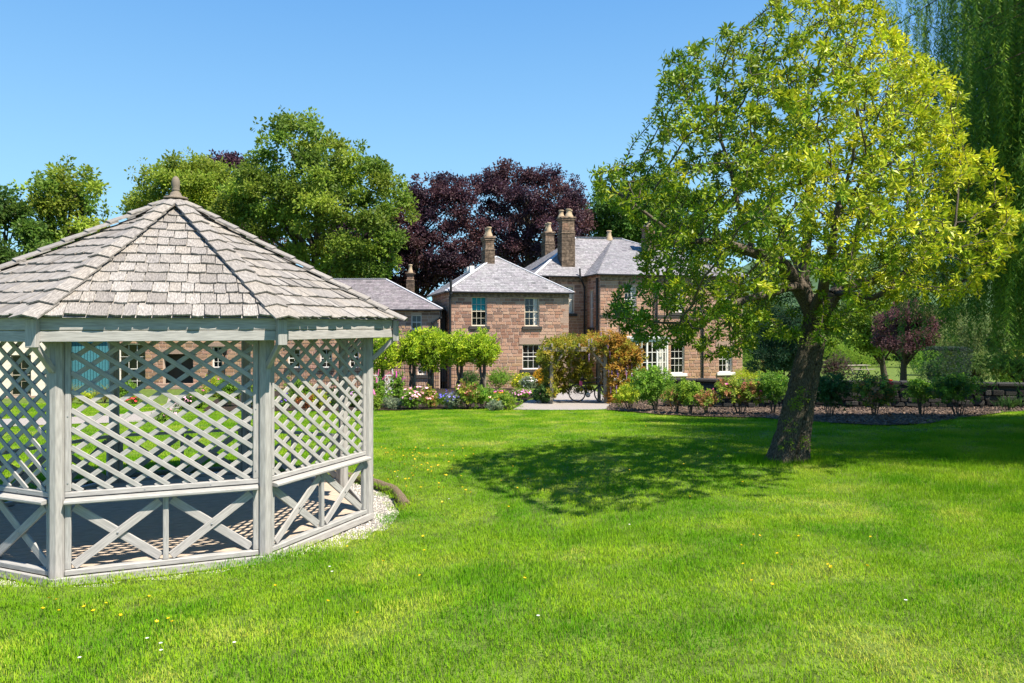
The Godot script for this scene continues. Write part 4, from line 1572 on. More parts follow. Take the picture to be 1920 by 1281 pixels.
func far_trees() -> void:
	var oak := puff(24, 0.46, 0.30, 0.19)
	var fine := puff(26, 0.42, 0.26, 0.16)
	var green := [Color(0.145, 0.22, 0.026), Color(0.18, 0.25, 0.028), Color(0.115, 0.19, 0.024)]
	var lime := [Color(0.19, 0.25, 0.024), Color(0.21, 0.27, 0.03), Color(0.15, 0.21, 0.024)]
	var purple := [Color(0.052, 0.025, 0.040), Color(0.060, 0.027, 0.038), Color(0.040, 0.022, 0.038), Color(0.072, 0.034, 0.040)]
	wood_tree("sycamore_tree", "tallest broad green tree behind the gazebo roof, its crown wider than the others", "tree", "", [392, 420, 425, 345, 470, 300, 490, 250, 520, 228, 560, 216, 588, 212, 610, 240, 640, 268, 680, 272, 720, 300, 738, 330, 772, 350, 786, 388, 770, 432, 748, 470, 738, 510, 700, 545, 640, 540, 560, 500, 470, 470], 60.0, 5.5, 1.05, 30, oak, 0.95, green, M.leaf, Vector2(590, 740), 0.55, 1.3)
	wood_tree("lime_tree", "yellow-green tree just behind the gazebo's finial", "tree", "", [226, 402, 246, 370, 268, 332, 296, 305, 330, 294, 372, 292, 405, 306, 440, 330, 440, 430, 330, 430], 66.0, 5.0, 1.0, 26, fine, 1.1, lime, M.leaf, Vector2(340, 735), 0.45)
	wood_tree("copper_beech", "dark purple beech top showing between the finial tree and the tall green tree", "tree", "", [355, 335, 372, 306, 400, 294, 440, 292, 470, 300, 490, 330, 470, 420, 540, 440, 520, 500, 440, 470, 400, 380], 72.0, 4.0, 1.1, 36, fine, 1.1, purple, M.leaf_dark, Vector2(440, 735), 0.5)
	wood_tree("copper_beech", "broad dark purple beech left of the house chimneys, partly behind the tall green tree", "tree", "", [600, 440, 640, 410, 700, 400, 745, 372, 776, 338, 820, 326, 868, 328, 895, 350, 912, 420, 905, 540, 780, 560, 640, 550, 600, 500], 68.0, 4.0, 0.95, 24, fine, 0.95, purple, M.leaf_dark, Vector2(790, 735), 0.6, 1.14)
	wood_tree("copper_beech", "tallest dark purple beech directly behind the house chimneys", "tree", "", [884, 340, 888, 318, 918, 322, 938, 300, 962, 308, 985, 318, 1005, 322, 1030, 310, 1058, 316, 1082, 338, 1098, 372, 1108, 412, 1095, 470, 1000, 500, 900, 500], 70.0, 4.0, 0.95, 24, fine, 0.95, purple, M.leaf_dark, Vector2(985, 735), 0.6, 1.14)
	wood_tree("garden_tree", "rounded yellow-green tree standing alone at the far left above the gazebo roof", "tree", "", [56, 362, 66, 332, 98, 318, 126, 305, 162, 314, 184, 340, 192, 380, 200, 424, 170, 470, 100, 480, 66, 440], 48.0, 3.2, 0.8, 26, oak, 0.85, lime + green, M.leaf, Vector2(128, 740), 0.35)
	wood_tree("background_tree", "darker bushy tree at the left edge beyond the gazebo", "tree", "", [-40, 380, 0, 364, 18, 360, 36, 388, 58, 398, 76, 425, 112, 452, 130, 500, 40, 540, -60, 540], 45.0, 3.0, 1.0, 70, fine, 0.95, [Color(0.055, 0.11, 0.02), Color(0.075, 0.13, 0.02)], M.leaf, Vector2(10, 740), 0.3)
	wood_tree("background_tree", "mid green tree rising behind the main house roof", "tree", "", [1088, 402, 1108, 366, 1150, 352, 1230, 330, 1300, 360, 1340, 420, 1330, 500, 1200, 480, 1090, 455], 74.0, 5.0, 1.2, 40, oak, 1.05, [Color(0.055, 0.125, 0.022), Color(0.07, 0.14, 0.02)], M.leaf, Vector2(1180, 735), 0.5)
	wood_tree("yew_tree", "dark blue-green conifer beside the right end of the main house", "tree", "", [1405, 692, 1415, 640, 1440, 596, 1462, 560, 1486, 556, 1508, 590, 1522, 640, 1520, 694], 44.0, 1.6, 0.55, 70, puff(40, 0.30, 0.16, 0.035), 1.0, [Color(0.022, 0.062, 0.030), Color(0.03, 0.075, 0.03)], M.leaf_dark, Vector2(1465, 700), 0.2)
	# under and beyond the willow
	wood_tree("purple_plum_tree", "small purple-leaved tree with a grey trunk on the far lawn under the willow", "tree", "", [1640, 600, 1660, 570, 1700, 560, 1742, 575, 1755, 610, 1748, 650, 1710, 668, 1660, 662, 1640, 640], 36.0, 1.6, 0.5, 55, puff(22, 0.2, 0.11, 0.07), 1.0, [Color(0.085, 0.04, 0.045), Color(0.10, 0.05, 0.05), Color(0.09, 0.10, 0.035)], M.leaf, Vector2(1692, 712), 0.19)
	wood_tree("lawn_tree", "slim dark-trunked tree left of the purple-leaved one on the far lawn", "tree", "", [1590, 640, 1600, 580, 1650, 560, 1690, 590, 1690, 640, 1640, 662], 44.0, 1.6, 0.6, 45, fine, 0.7, green, M.leaf, Vector2(1661, 700), 0.22)
	wood_tree("background_tree", "pale feathery tree beyond the far lawn at the right", "tree", "", [1770, 690, 1775, 630, 1800, 600, 1840, 590, 1875, 610, 1890, 650, 1870, 700], 34.0, 1.8, 0.55, 45, puff(40, 0.32, 0.18, 0.03), 1.0, [Color(0.19, 0.24, 0.08), Color(0.15, 0.21, 0.07)], M.leaf, Vector2(1825, 712), 0.12)
	wood_tree("background_tree", "leafy yellow-green tree at the right edge beyond the wall", "tree", "", [1850, 690, 1858, 620, 1890, 580, 1940, 560, 1990, 600, 1990, 700, 1900, 710], 27.0, 1.8, 0.5, 60, puff(22, 0.2, 0.11, 0.07), 1.0, [Color(0.09, 0.15, 0.025), Color(0.15, 0.18, 0.025), Color(0.06, 0.11, 0.02)], M.leaf, Vector2(1920, 715), 0.14)
	for q in [[1560, 1660, 80.0, "light green tree line behind the picnic table"], [1640, 1760, 88.0, "light green trees behind the purple-leaved tree"], [1740, 1860, 84.0, "green trees beyond the far lawn, behind the feathery tree"], [1850, 2010, 80.0, "green trees far behind the right edge of the wall"], [1390, 1480, 92.0, "green tree behind the conifer"], [1490, 1580, 92.0, "green tree seen through the crown just right of the leaning trunk"]]:
		wood_tree("background_tree", q[3], "tree", "", [q[0], 690, q[0] - 8, 600, (q[0] + q[1]) * 0.5, 545, q[1] + 8, 600, q[1], 690], q[2], 4.0, 1.5, 45, oak, 1.3, [Color(0.10, 0.165, 0.025), Color(0.13, 0.19, 0.03), Color(0.08, 0.14, 0.03)], M.leaf, Vector2((q[0] + q[1]) * 0.5, 680), 0.3)
	# wooded hill far away on the right
	var mb := MB.new()
	var f := FastNoiseLite.new()
	f.seed = 3
	f.frequency = 0.02
	var g := 8.0
	var hgt := func(x: float, z: float) -> float:
		var e := exp(-pow((x - 190.0) / 150.0, 2.0)) * exp(-pow((z - 420.0) / 90.0, 2.0))
		return -4.0 + 46.0 * e + 5.0 * f.get_noise_2d(x, z) + 2.5 * f.get_noise_2d(x * 6.0, z * 6.0)
	var xx := -60.0
	while xx < 440.0:
		var zz := 250.0
		while zz < 560.0:
			var b := 0.8 + 0.5 * f.get_noise_2d(xx * 4.0, zz * 4.0)
			mb.col = Color(0.075 * b, 0.135 * b, 0.062 * b)
			mb.face(PackedVector3Array([Vector3(xx, hgt.call(xx, zz), -zz), Vector3(xx + g, hgt.call(xx + g, zz), -zz), Vector3(xx + g, hgt.call(xx + g, zz + g), -zz - g)]), Vector3.UP)
			mb.face(PackedVector3Array([Vector3(xx, hgt.call(xx, zz), -zz), Vector3(xx + g, hgt.call(xx + g, zz + g), -zz - g), Vector3(xx, hgt.call(xx, zz + g), -zz - g)]), Vector3.UP)
			zz += g
		xx += g
	tag(obj("hill", mb, M.chip), "", "", "", "structure")

func hero_tree() -> void:
	var foot := Vector3.ZERO
	foot = G(1475, 864)
	var D := -foot.z
	var t := thing("leaning_tree", "leaning tree with a thick furrowed trunk and yellow-green crown on the lawn", "tree", foot)
	var lim := [
		[[1528, 600, 0.1, 0.135], [1500, 535, 0.0, 0.115], [1462, 492, -0.3, 0.09], [1410, 470, -0.6, 0.07], [1350, 455, -0.9, 0.05], [1285, 452, -1.2, 0.03]],
		[[1502, 538, 0.0, 0.09], [1512, 470, 0.1, 0.07], [1520, 400, 0.2, 0.05], [1518, 300, 0.2, 0.032], [1508, 190, 0.2, 0.018]],
		[[1530, 600, 0.1, 0.125], [1568, 548, 0.2, 0.10], [1620, 526, 0.4, 0.075], [1680, 522, 0.5, 0.055], [1755, 546, 0.6, 0.032]],
		[[1570, 546, 0.2, 0.08], [1598, 470, 0.5, 0.06], [1620, 390, 0.8, 0.042], [1640, 300, 1.1, 0.026]],
		[[1500, 536, 0.0, 0.07], [1450, 546, -0.7, 0.055], [1400, 562, -1.0, 0.042], [1335, 592, -1.4, 0.026]],
		[[1520, 570, 0.2, 0.09], [1500, 500, 0.9, 0.065], [1460, 420, 1.5, 0.045], [1430, 330, 1.9, 0.025]],
		[[1530, 585, 0.0, 0.09], [1550, 520, -0.9, 0.065], [1562, 440, -1.5, 0.045], [1582, 345, -1.8, 0.025]],
		[[1410, 470, -0.6, 0.045], [1390, 400, -0.6, 0.034], [1362, 300, -0.5, 0.022], [1340, 215, -0.4, 0.014]],
		[[1680, 522, 0.5, 0.035], [1740, 470, 0.2, 0.026], [1800, 430, -0.2, 0.016]],
		[[1285, 452, -1.2, 0.03], [1220, 405, -1.3, 0.022], [1160, 365, -1.3, 0.015], [1108, 338, -1.3, 0.009]],
		[[1335, 592, -1.4, 0.026], [1260, 610, -1.5, 0.018], [1190, 600, -1.5, 0.012], [1145, 590, -1.5, 0.008]],
		[[1755, 546, 0.6, 0.032], [1830, 520, 0.3, 0.02], [1890, 470, 0.0, 0.010]],
		[[1568, 548, 0.2, 0.05], [1640, 560, -0.9, 0.036], [1720, 500, -1.5, 0.022], [1790, 470, -1.8, 0.014]],
	]
	var pos := PackedVector3Array()
	var par := PackedInt32Array()
	var minr := PackedFloat32Array()
	for l in lim:
		var prev := -1
		# join to the closest node already there
		var start := W(l[0][0], l[0][1], D + l[0][2]) - foot
		var bd := 0.6
		for q in pos.size():
			if pos[q].distance_to(start) < bd:
				bd = pos[q].distance_to(start)
				prev = q
		for s in l.size() - 1:
			var a := W(l[s][0], l[s][1], D + l[s][2]) - foot
			var b := W(l[s + 1][0], l[s + 1][1], D + l[s + 1][2]) - foot
			var n := int(ceil(a.distance_to(b) / 0.13))
			for q in n:
				if s > 0 and q == 0:
					continue
				var u := float(q) / n
				var wob := Vector3(sin(pos.size() * 0.9), cos(pos.size() * 0.7), sin(pos.size() * 0.5)) * 0.012
				pos.append(a.lerp(b, u) + wob)
				par.append(prev)
				minr.append(lerpf(l[s][3], l[s + 1][3], u))
				prev = pos.size() - 1
	# attraction points inside the crown
	var outline := pv([1098, 330, 1150, 305, 1200, 318, 1222, 270, 1212, 210, 1240, 190, 1240, 120, 1282, 104, 1312, 100, 1330, 58, 1392, 50, 1425, 52, 1440, 5, 1466, -30, 1560, -50, 1640, -30, 1665, 45, 1720, 110, 1770, 120, 1806, 160, 1802, 260, 1860, 300, 1905, 380, 1912, 470, 1860, 530, 1790, 575, 1700, 560, 1650, 585, 1560, 640, 1500, 640, 1440, 650, 1380, 680, 1330, 686, 1290, 650, 1215, 660, 1140, 610, 1130, 580, 1190, 520, 1190, 430, 1130, 385])
	var att := PackedVector3Array()
	var voids := FastNoiseLite.new()
	voids.seed = 17
	voids.frequency = 0.75
	voids.fractal_octaves = 2
	for p in inside(outline, 5200, 0.0):
		var e := edge_dist(outline, p)
		var zr := 2.9 * sqrt(clampf(e / 210.0, 0.02, 1.0))
		var z := rng.randf_range(-zr, zr)
		# an open heart round the fork
		if Vector2(p.x - 1510, (p.y - 560) * 1.2).length() < 80 and absf(z) < 1.0:
			continue
		if voids.get_noise_3d(p.x * 0.0071, p.y * 0.0071, z) < -0.19 and e > 14.0:
			continue
		att.append(W(p.x, p.y, D + z - 1.3 * clampf((900.0 - p.y) / 500.0, 0.0, 1.0)) - foot)
	var near := PackedInt32Array()
	var nd := PackedFloat32Array()
	near.resize(att.size())
	nd.resize(att.size())
	nd.fill(1e9)
	var done := 0
	var spawned := {}
	var step := 0.14
	for it in 70:
		for q in range(done, pos.size()):
			var p := pos[q]
			for k in att.size():
				if nd[k] > 0.0:
					var dd := att[k].distance_squared_to(p)
					if dd < nd[k]:
						nd[k] = dd
						near[k] = q
		done = pos.size()
		var pull := {}
		for k in att.size():
			if nd[k] <= 0.0: continue
			if nd[k] < 0.03:
				nd[k] = -1.0
				continue
			if nd[k] < 2.6:
				pull[near[k]] = pull.get(near[k], Vector3.ZERO) + (att[k] - pos[near[k]]).normalized()
		if pull.is_empty(): break
		for q in pull:
			spawned[q] = spawned.get(q, 0) + 1
			if spawned[q] > 3:   # torn between points it cannot reach: give them up
				for k in att.size():
					if near[k] == q: nd[k] = -1.0
				continue
			var dv: Vector3 = pull[q].normalized() + ball() * 0.22 + Vector3(0, 0.22, 0)
			pos.append(pos[q] + dv.normalized() * step)
			par.append(q)
			minr.append(0.0)
		if pos.size() > 7500: break
	var rad := PackedFloat32Array()
	rad.resize(pos.size())
	var kids := PackedInt32Array()
	kids.resize(pos.size())
	for q in range(pos.size() - 1, -1, -1):
		if kids[q] == 0: rad[q] = pow(0.0042, 2.4)
		var r := pow(rad[q], 1.0 / 2.4)
		if minr[q] > 0.0: r = maxf(r * 0.8, minr[q])
		if par[q] >= 0:
			rad[par[q]] += rad[q]
			kids[par[q]] += 1
		rad[q] = r
	var bm := MB.new()
	var lf := Copies.new()
	var side_of := FastNoiseLite.new()
	side_of.seed = 21
	side_of.frequency = 0.55
	var lo_gap := FastNoiseLite.new()
	lo_gap.seed = 4
	lo_gap.frequency = 1.1
	for q in pos.size():
		var p := par[q]
		if p >= 0:
			var sd := 10 if rad[q] > 0.03 else (6 if rad[q] > 0.01 else 4)
			bm.tube(PackedVector3Array([pos[p], pos[q]]), PackedFloat32Array([minf(rad[p], rad[q] * 1.3), rad[q]]), sd, false)
			if rad[q] < 0.011:
				var dir := (pos[q] - pos[p]).normalized()
				var n := 5 if kids[q] == 0 else (1 if rng.randf() < 0.35 else 2)
				if lo_gap.get_noise_3dv(pos[q]) < -0.22: n = mini(n, 1)
				for k in n:
					var dv := dir + ball() * (0.9 if kids[q] else 0.55)
					var lo := pos[q].lerp(pos[p], rng.randf())
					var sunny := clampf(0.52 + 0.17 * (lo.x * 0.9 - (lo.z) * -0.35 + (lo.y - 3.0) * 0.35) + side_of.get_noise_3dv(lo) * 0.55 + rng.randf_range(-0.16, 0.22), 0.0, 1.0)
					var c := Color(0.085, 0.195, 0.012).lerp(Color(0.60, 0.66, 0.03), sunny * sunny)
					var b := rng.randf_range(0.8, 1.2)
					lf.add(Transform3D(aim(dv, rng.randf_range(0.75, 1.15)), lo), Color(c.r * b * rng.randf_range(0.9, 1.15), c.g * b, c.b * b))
	obj("branches", bm, M.twig, t)
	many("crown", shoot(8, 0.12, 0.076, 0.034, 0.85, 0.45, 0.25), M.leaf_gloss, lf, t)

	# trunk: furrowed, with a deep groove between two fused stems
	var path := [[1471, 876, 0.0, 0.275, 0.24], [1478, 850, 0.0, 0.262, 0.235], [1486, 815, 0.0, 0.235, 0.215], [1496, 765, 0.03, 0.212, 0.19], [1507, 715, 0.05, 0.195, 0.18], [1518, 665, 0.08, 0.178, 0.165], [1526, 625, 0.1, 0.168, 0.15], [1529, 596, 0.1, 0.16, 0.14], [1530, 570, 0.1, 0.15, 0.12], [1530, 552, 0.1, 0.08, 0.08]]
	var curve := []
	for q in 73:
		var u := q / 72.0 * (path.size() - 1)
		var i := mini(int(u), path.size() - 2)
		var w := u - i
		var a: Array = path[i]
		var b: Array = path[i + 1]
		curve.append([W(lerpf(a[0], b[0], w), lerpf(a[1], b[1], w), D + lerpf(a[2], b[2], w)) - foot, lerpf(a[3], b[3], w), lerpf(a[4], b[4], w)])
	var bf := FastNoiseLite.new()
	bf.seed = 8
	bf.frequency = 1.0
	bf.fractal_octaves = 3
	var tm := MB.new()
	var sides := 96
	for q in curve.size():
		for k in sides + 1:
			var a := TAU * (k % sides) / sides
			var h := q / 72.0
			var gr := 0.0
			for g in [[1.45 - 0.5 * h, 0.42, 0.13], [3.4 + 0.4 * h, 0.12, 0.3], [0.2 - 0.3 * h, 0.10, 0.25], [2.35 - 0.7 * h, 0.09, 0.22], [4.6, 0.12, 0.3]]:
				var da := wrapf(a - g[0], -PI, PI)
				gr += g[1] * exp(-da * da / (g[2] * g[2])) * (1.0 - 0.35 * h)
			var bark := bf.get_noise_3d(cos(a) * 4.5, curve[q][0].y * 1.6, sin(a) * 4.5) * 0.05
			bark += absf(bf.get_noise_3d(cos(a) * 13.0, curve[q][0].y * 2.6, sin(a) * 13.0)) * 0.16
			var flare := 0.42 * exp(-q * 0.20) * (0.45 + 0.6 * pow(0.5 + 0.5 * sin(a * 4.0 + 0.5), 2.0))
			var r := 1.0 - gr + bark + flare
			tm.v.append(curve[q][0] + Vector3(cos(a) * curve[q][1] * r, 0, sin(a) * curve[q][2] * r))
			tm.n.append(Vector3.UP)
			tm.c.append(Color(1, 1, 1))
			tm.t.append(Vector2(a * 0.25, curve[q][0].y))
	for q in curve.size() - 1:
		for k in sides:
			var i0 := q * (sides + 1) + k
			var i1 := i0 + sides + 1
			tm.ix.append_array([i0, i0 + 1, i1, i0 + 1, i1 + 1, i1])
	for q in curve.size():
		for k in sides + 1:
			var i0 := q * (sides + 1) + k
			var l := q * (sides + 1) + (k - 1 if k > 0 else sides - 1)
			var rgt := q * (sides + 1) + (k + 1 if k < sides else 1)
			var up := mini(q + 1, curve.size() - 1) * (sides + 1) + k
			var dn := maxi(q - 1, 0) * (sides + 1) + k
			var nn := (tm.v[up] - tm.v[dn]).cross(tm.v[rgt] - tm.v[l]).normalized()
			if nn.dot(tm.v[i0] - curve[q][0]) < 0: nn = -nn
			tm.n[i0] = nn
	obj("trunk", tm, M.bark, t)
	# young shoots on the trunk
	var sp := Copies.new()
	for q in [[1500, 756], [1490, 762], [1508, 740], [1478, 800], [1512, 832], [1470, 838], [1530, 640], [1512, 650]]:
		for k in 9:
			var p := W(q[0] + rng.randf_range(-14, 14), q[1] + rng.randf_range(-12, 12), D - 0.2 + rng.randf_range(-0.06, 0.02)) - foot
			sp.add(Transform3D(aim(Vector3(rng.randf_range(-0.6, 0.6), 0.6, 1.0), 0.6), p), Color(0.16, 0.24, 0.02))
	many("trunk_shoots", shoot(5, 0.08, 0.06, 0.028), M.leaf_gloss, sp, t)

func willow() -> void:
	var c := Vector3(11.0, 0, -11.3)
	c.y = ground(11.0, 11.3)
	var t := thing("weeping_willow", "large weeping willow with hanging dark green strands at the right edge", "tree", c)
	var mb := MB.new()
	# a hanging strand 1.5 m long
	var pts := PackedVector3Array()
	var rr := PackedFloat32Array()
	for q in 9:
		pts.append(Vector3(sin(q * 0.9) * 0.02, -1.5 * q / 8.0, cos(q * 0.7) * 0.02))
		rr.append(0.0024)
	mb.col = Color(1.2, 0.9, 0.7)
	mb.tube(pts, rr, 3, false)
	for q in 60:
		var y := -1.5 * (q + rng.randf()) / 60.0
		var a := rng.randf() * TAU
		var b := rng.randf_range(0.7, 1.3)
		mb.col = Color(b * rng.randf_range(0.85, 1.2), b, b * rng.randf_range(0.8, 1.2))
		var dv := Vector3(cos(a) * 0.75, -0.75, sin(a) * 0.75).normalized()
		leaf(mb, Vector3(0, y, 0), dv, dv.cross(ball()).normalized(), rng.randf_range(0.08, 0.13), 0.020, 0.15, -0.1)
	var st := mb.mesh()
	var cp := Copies.new()
	var f := FastNoiseLite.new()
	f.seed = 12
	f.frequency = 0.45
	var bm := MB.new()
	for k in 340:
		var a := rng.randf() * TAU
		var rn := sqrt(rng.randf_range(0.10, 1.0))
		var rmax := 5.0 + 0.6 * sin(a * 3.0 + 1.0) + 0.5 * sin(a * 5.0)
		var top := 11.3 * sqrt(maxf(0.0, 1.0 - 0.33 * rn * rn)) - rng.randf() * 6.5
		var c0 := Vector3(cos(a) * rn * rmax, top, sin(a) * rn * rmax)
		var tone := rng.randf()
		# a drooping bough that the strands hang from
		var inw := c0 * Vector3(0.55, 1.0, 0.55) + Vector3(0, 0.5, 0)
		bm.tube(PackedVector3Array([inw, inw.lerp(c0, 0.5) + Vector3(0, 0.25, 0), c0]), PackedFloat32Array([0.016, 0.011, 0.004]), 5, false)
		var reach := rng.randf_range(1.0, 4.6) * (0.6 + 0.4 * rn)
		for w in 22:
			var q0 := c0.lerp(inw, rng.randf() * 0.95) + ball() * Vector3(0.5, 0.35, 0.5)
			var y := q0.y
			var p := Vector3(q0.x, 0, q0.z)
			var bot := maxf(rng.randf_range(1.9, 3.6), y - reach * rng.randf_range(0.5, 1.2))
			var sway := ball() * Vector3(0.16, 0, 0.16) + Vector3(cos(a), 0, sin(a)) * 0.06
			var base := Color(0.09, 0.22, 0.03).lerp(Color(0.31, 0.48, 0.055), clampf(tone * 0.7 + rng.randf_range(-0.1, 0.35), 0, 1))
			while y > bot:
				var s := rng.randf_range(0.6, 1.1)
				cp.add(Transform3D(Basis(Vector3.UP, rng.randf() * TAU).rotated(Vector3(rng.randf_range(-1, 1), 0, rng.randf_range(-1, 1)).normalized(), rng.randf_range(0, 0.22)).scaled(Vector3(s, s, s)), p + Vector3(0, y, 0)), base)
				y -= 1.15 * s
				p += sway * s
	many("crown", st, M.leaf, cp, t)
	var bm2 := bm
	bm = MB.new()
	var rt := PackedFloat32Array([0.62, 0.5, 0.42, 0.3])
	bm.tube(PackedVector3Array([Vector3(0, -0.1, 0), Vector3(0.1, 1.2, 0), Vector3(0.0, 3.0, 0.1), Vector3(-0.1, 5.0, 0.1)]), rt, 16)
	obj("trunk", bm, M.bark, t)
	var lm := bm2
	for k in 16:
		var a := TAU * k / 16.0 + rng.randf() * 0.3
		var r := rng.randf_range(2.2, 4.2)
		var y := rng.randf_range(5.5, 9.5)
		lm.tube(PackedVector3Array([Vector3(0, rng.randf_range(2.8, 4.6), 0), Vector3(cos(a) * r * 0.35, y * 0.75, sin(a) * r * 0.35), Vector3(cos(a) * r * 0.8, y, sin(a) * r * 0.8), Vector3(cos(a) * r, y - 0.3, sin(a) * r)]), PackedFloat32Array([0.17, 0.11, 0.06, 0.025]), 8, false)
	obj("limbs", lm, M.bark, t)

# a bush or a flowering plant standing at a pixel of the ground
var LV := {}
func plant(called: String, label: String, cat: String, px: float, py: float, w_px: float, h_px: float, leaves: String, pal: Array, dens := 1.0, flower := "", fcol := Color.WHITE, fn := 0, leggy := 0.0, group := "", lift := 0.0) -> Node3D:
	var p := G(px, py)
	var k := -p.z / F
	var w := w_px * k
	var h := h_px * k
	p.y += lift
	var t := thing(called, label, cat, p, rng.randf() * TAU, group)
	var lsz := {"round": 0.10, "small": 0.07, "spike": 0.22, "grassy": 0.4, "big": 0.15}
	var cp := Copies.new()
	var ls: float = lsz[leaves]
	var n := int(clampf(w * h / (ls * ls) * 3.6 * dens, 20, 900))
	var y0 := h * leggy
	var lobes := []
	for q in 7:
		lobes.append([Vector3(rng.randf_range(-0.28, 0.28) * w, y0 + (h - y0) * rng.randf_range(0.3, 0.7), rng.randf_range(-0.28, 0.28) * w), rng.randf_range(0.26, 0.42)])
	for q in n:
		var l: Array = lobes[rng.randi() % 7]
		var v := ball().normalized() * rng.randf_range(0.5, 1.0)
		var o: Vector3 = l[0] + Vector3(v.x * w * l[1], v.y * (h - y0) * l[1], v.z * w * l[1])
		o.y = clampf(o.y, 0.01, h)
		if leaves == "grassy" or leaves == "spike":
			o.y *= 0.35
			v = Vector3(v.x * 0.5, 1.0, v.z * 0.5)
		cp.add(Transform3D(aim(v + Vector3.UP * 0.4, rng.randf_range(0.7, 1.3)), o), tint(pal, 0.3) * Color(1.3, 1.3, 1.2))
	many("foliage", LV[leaves], M.leaf, cp, t)
	var sm := MB.new()
	for q in 7:
		var l: Array = lobes[q]
		sm.tube(PackedVector3Array([Vector3(l[0].x * 0.2, -0.02, l[0].z * 0.2), l[0] * Vector3(0.6, 0.5, 0.6), l[0]]), PackedFloat32Array([0.014, 0.010, 0.004]), 5, false)
	obj("stems", sm, M.twig, t)
	if flower != "":
		var fc := Copies.new()
		for q in fn:
			var l: Array = lobes[rng.randi() % 7]
			var v := ball().normalized()
			v.y = absf(v.y)
			var o: Vector3 = l[0] + Vector3(v.x * w * l[1], v.y * (h - y0) * l[1], v.z * w * l[1]) * 1.06
			if flower == "spire":
				o.y = h * rng.randf_range(0.35, 1.0)
			fc.add(Transform3D(aim(v + Vector3.UP * 0.8, rng.randf_range(0.7, 1.3)), o), tint([fcol], 0.3))
		many("flowers", LV["fl_" + flower], M.petal, fc, t)
	return t

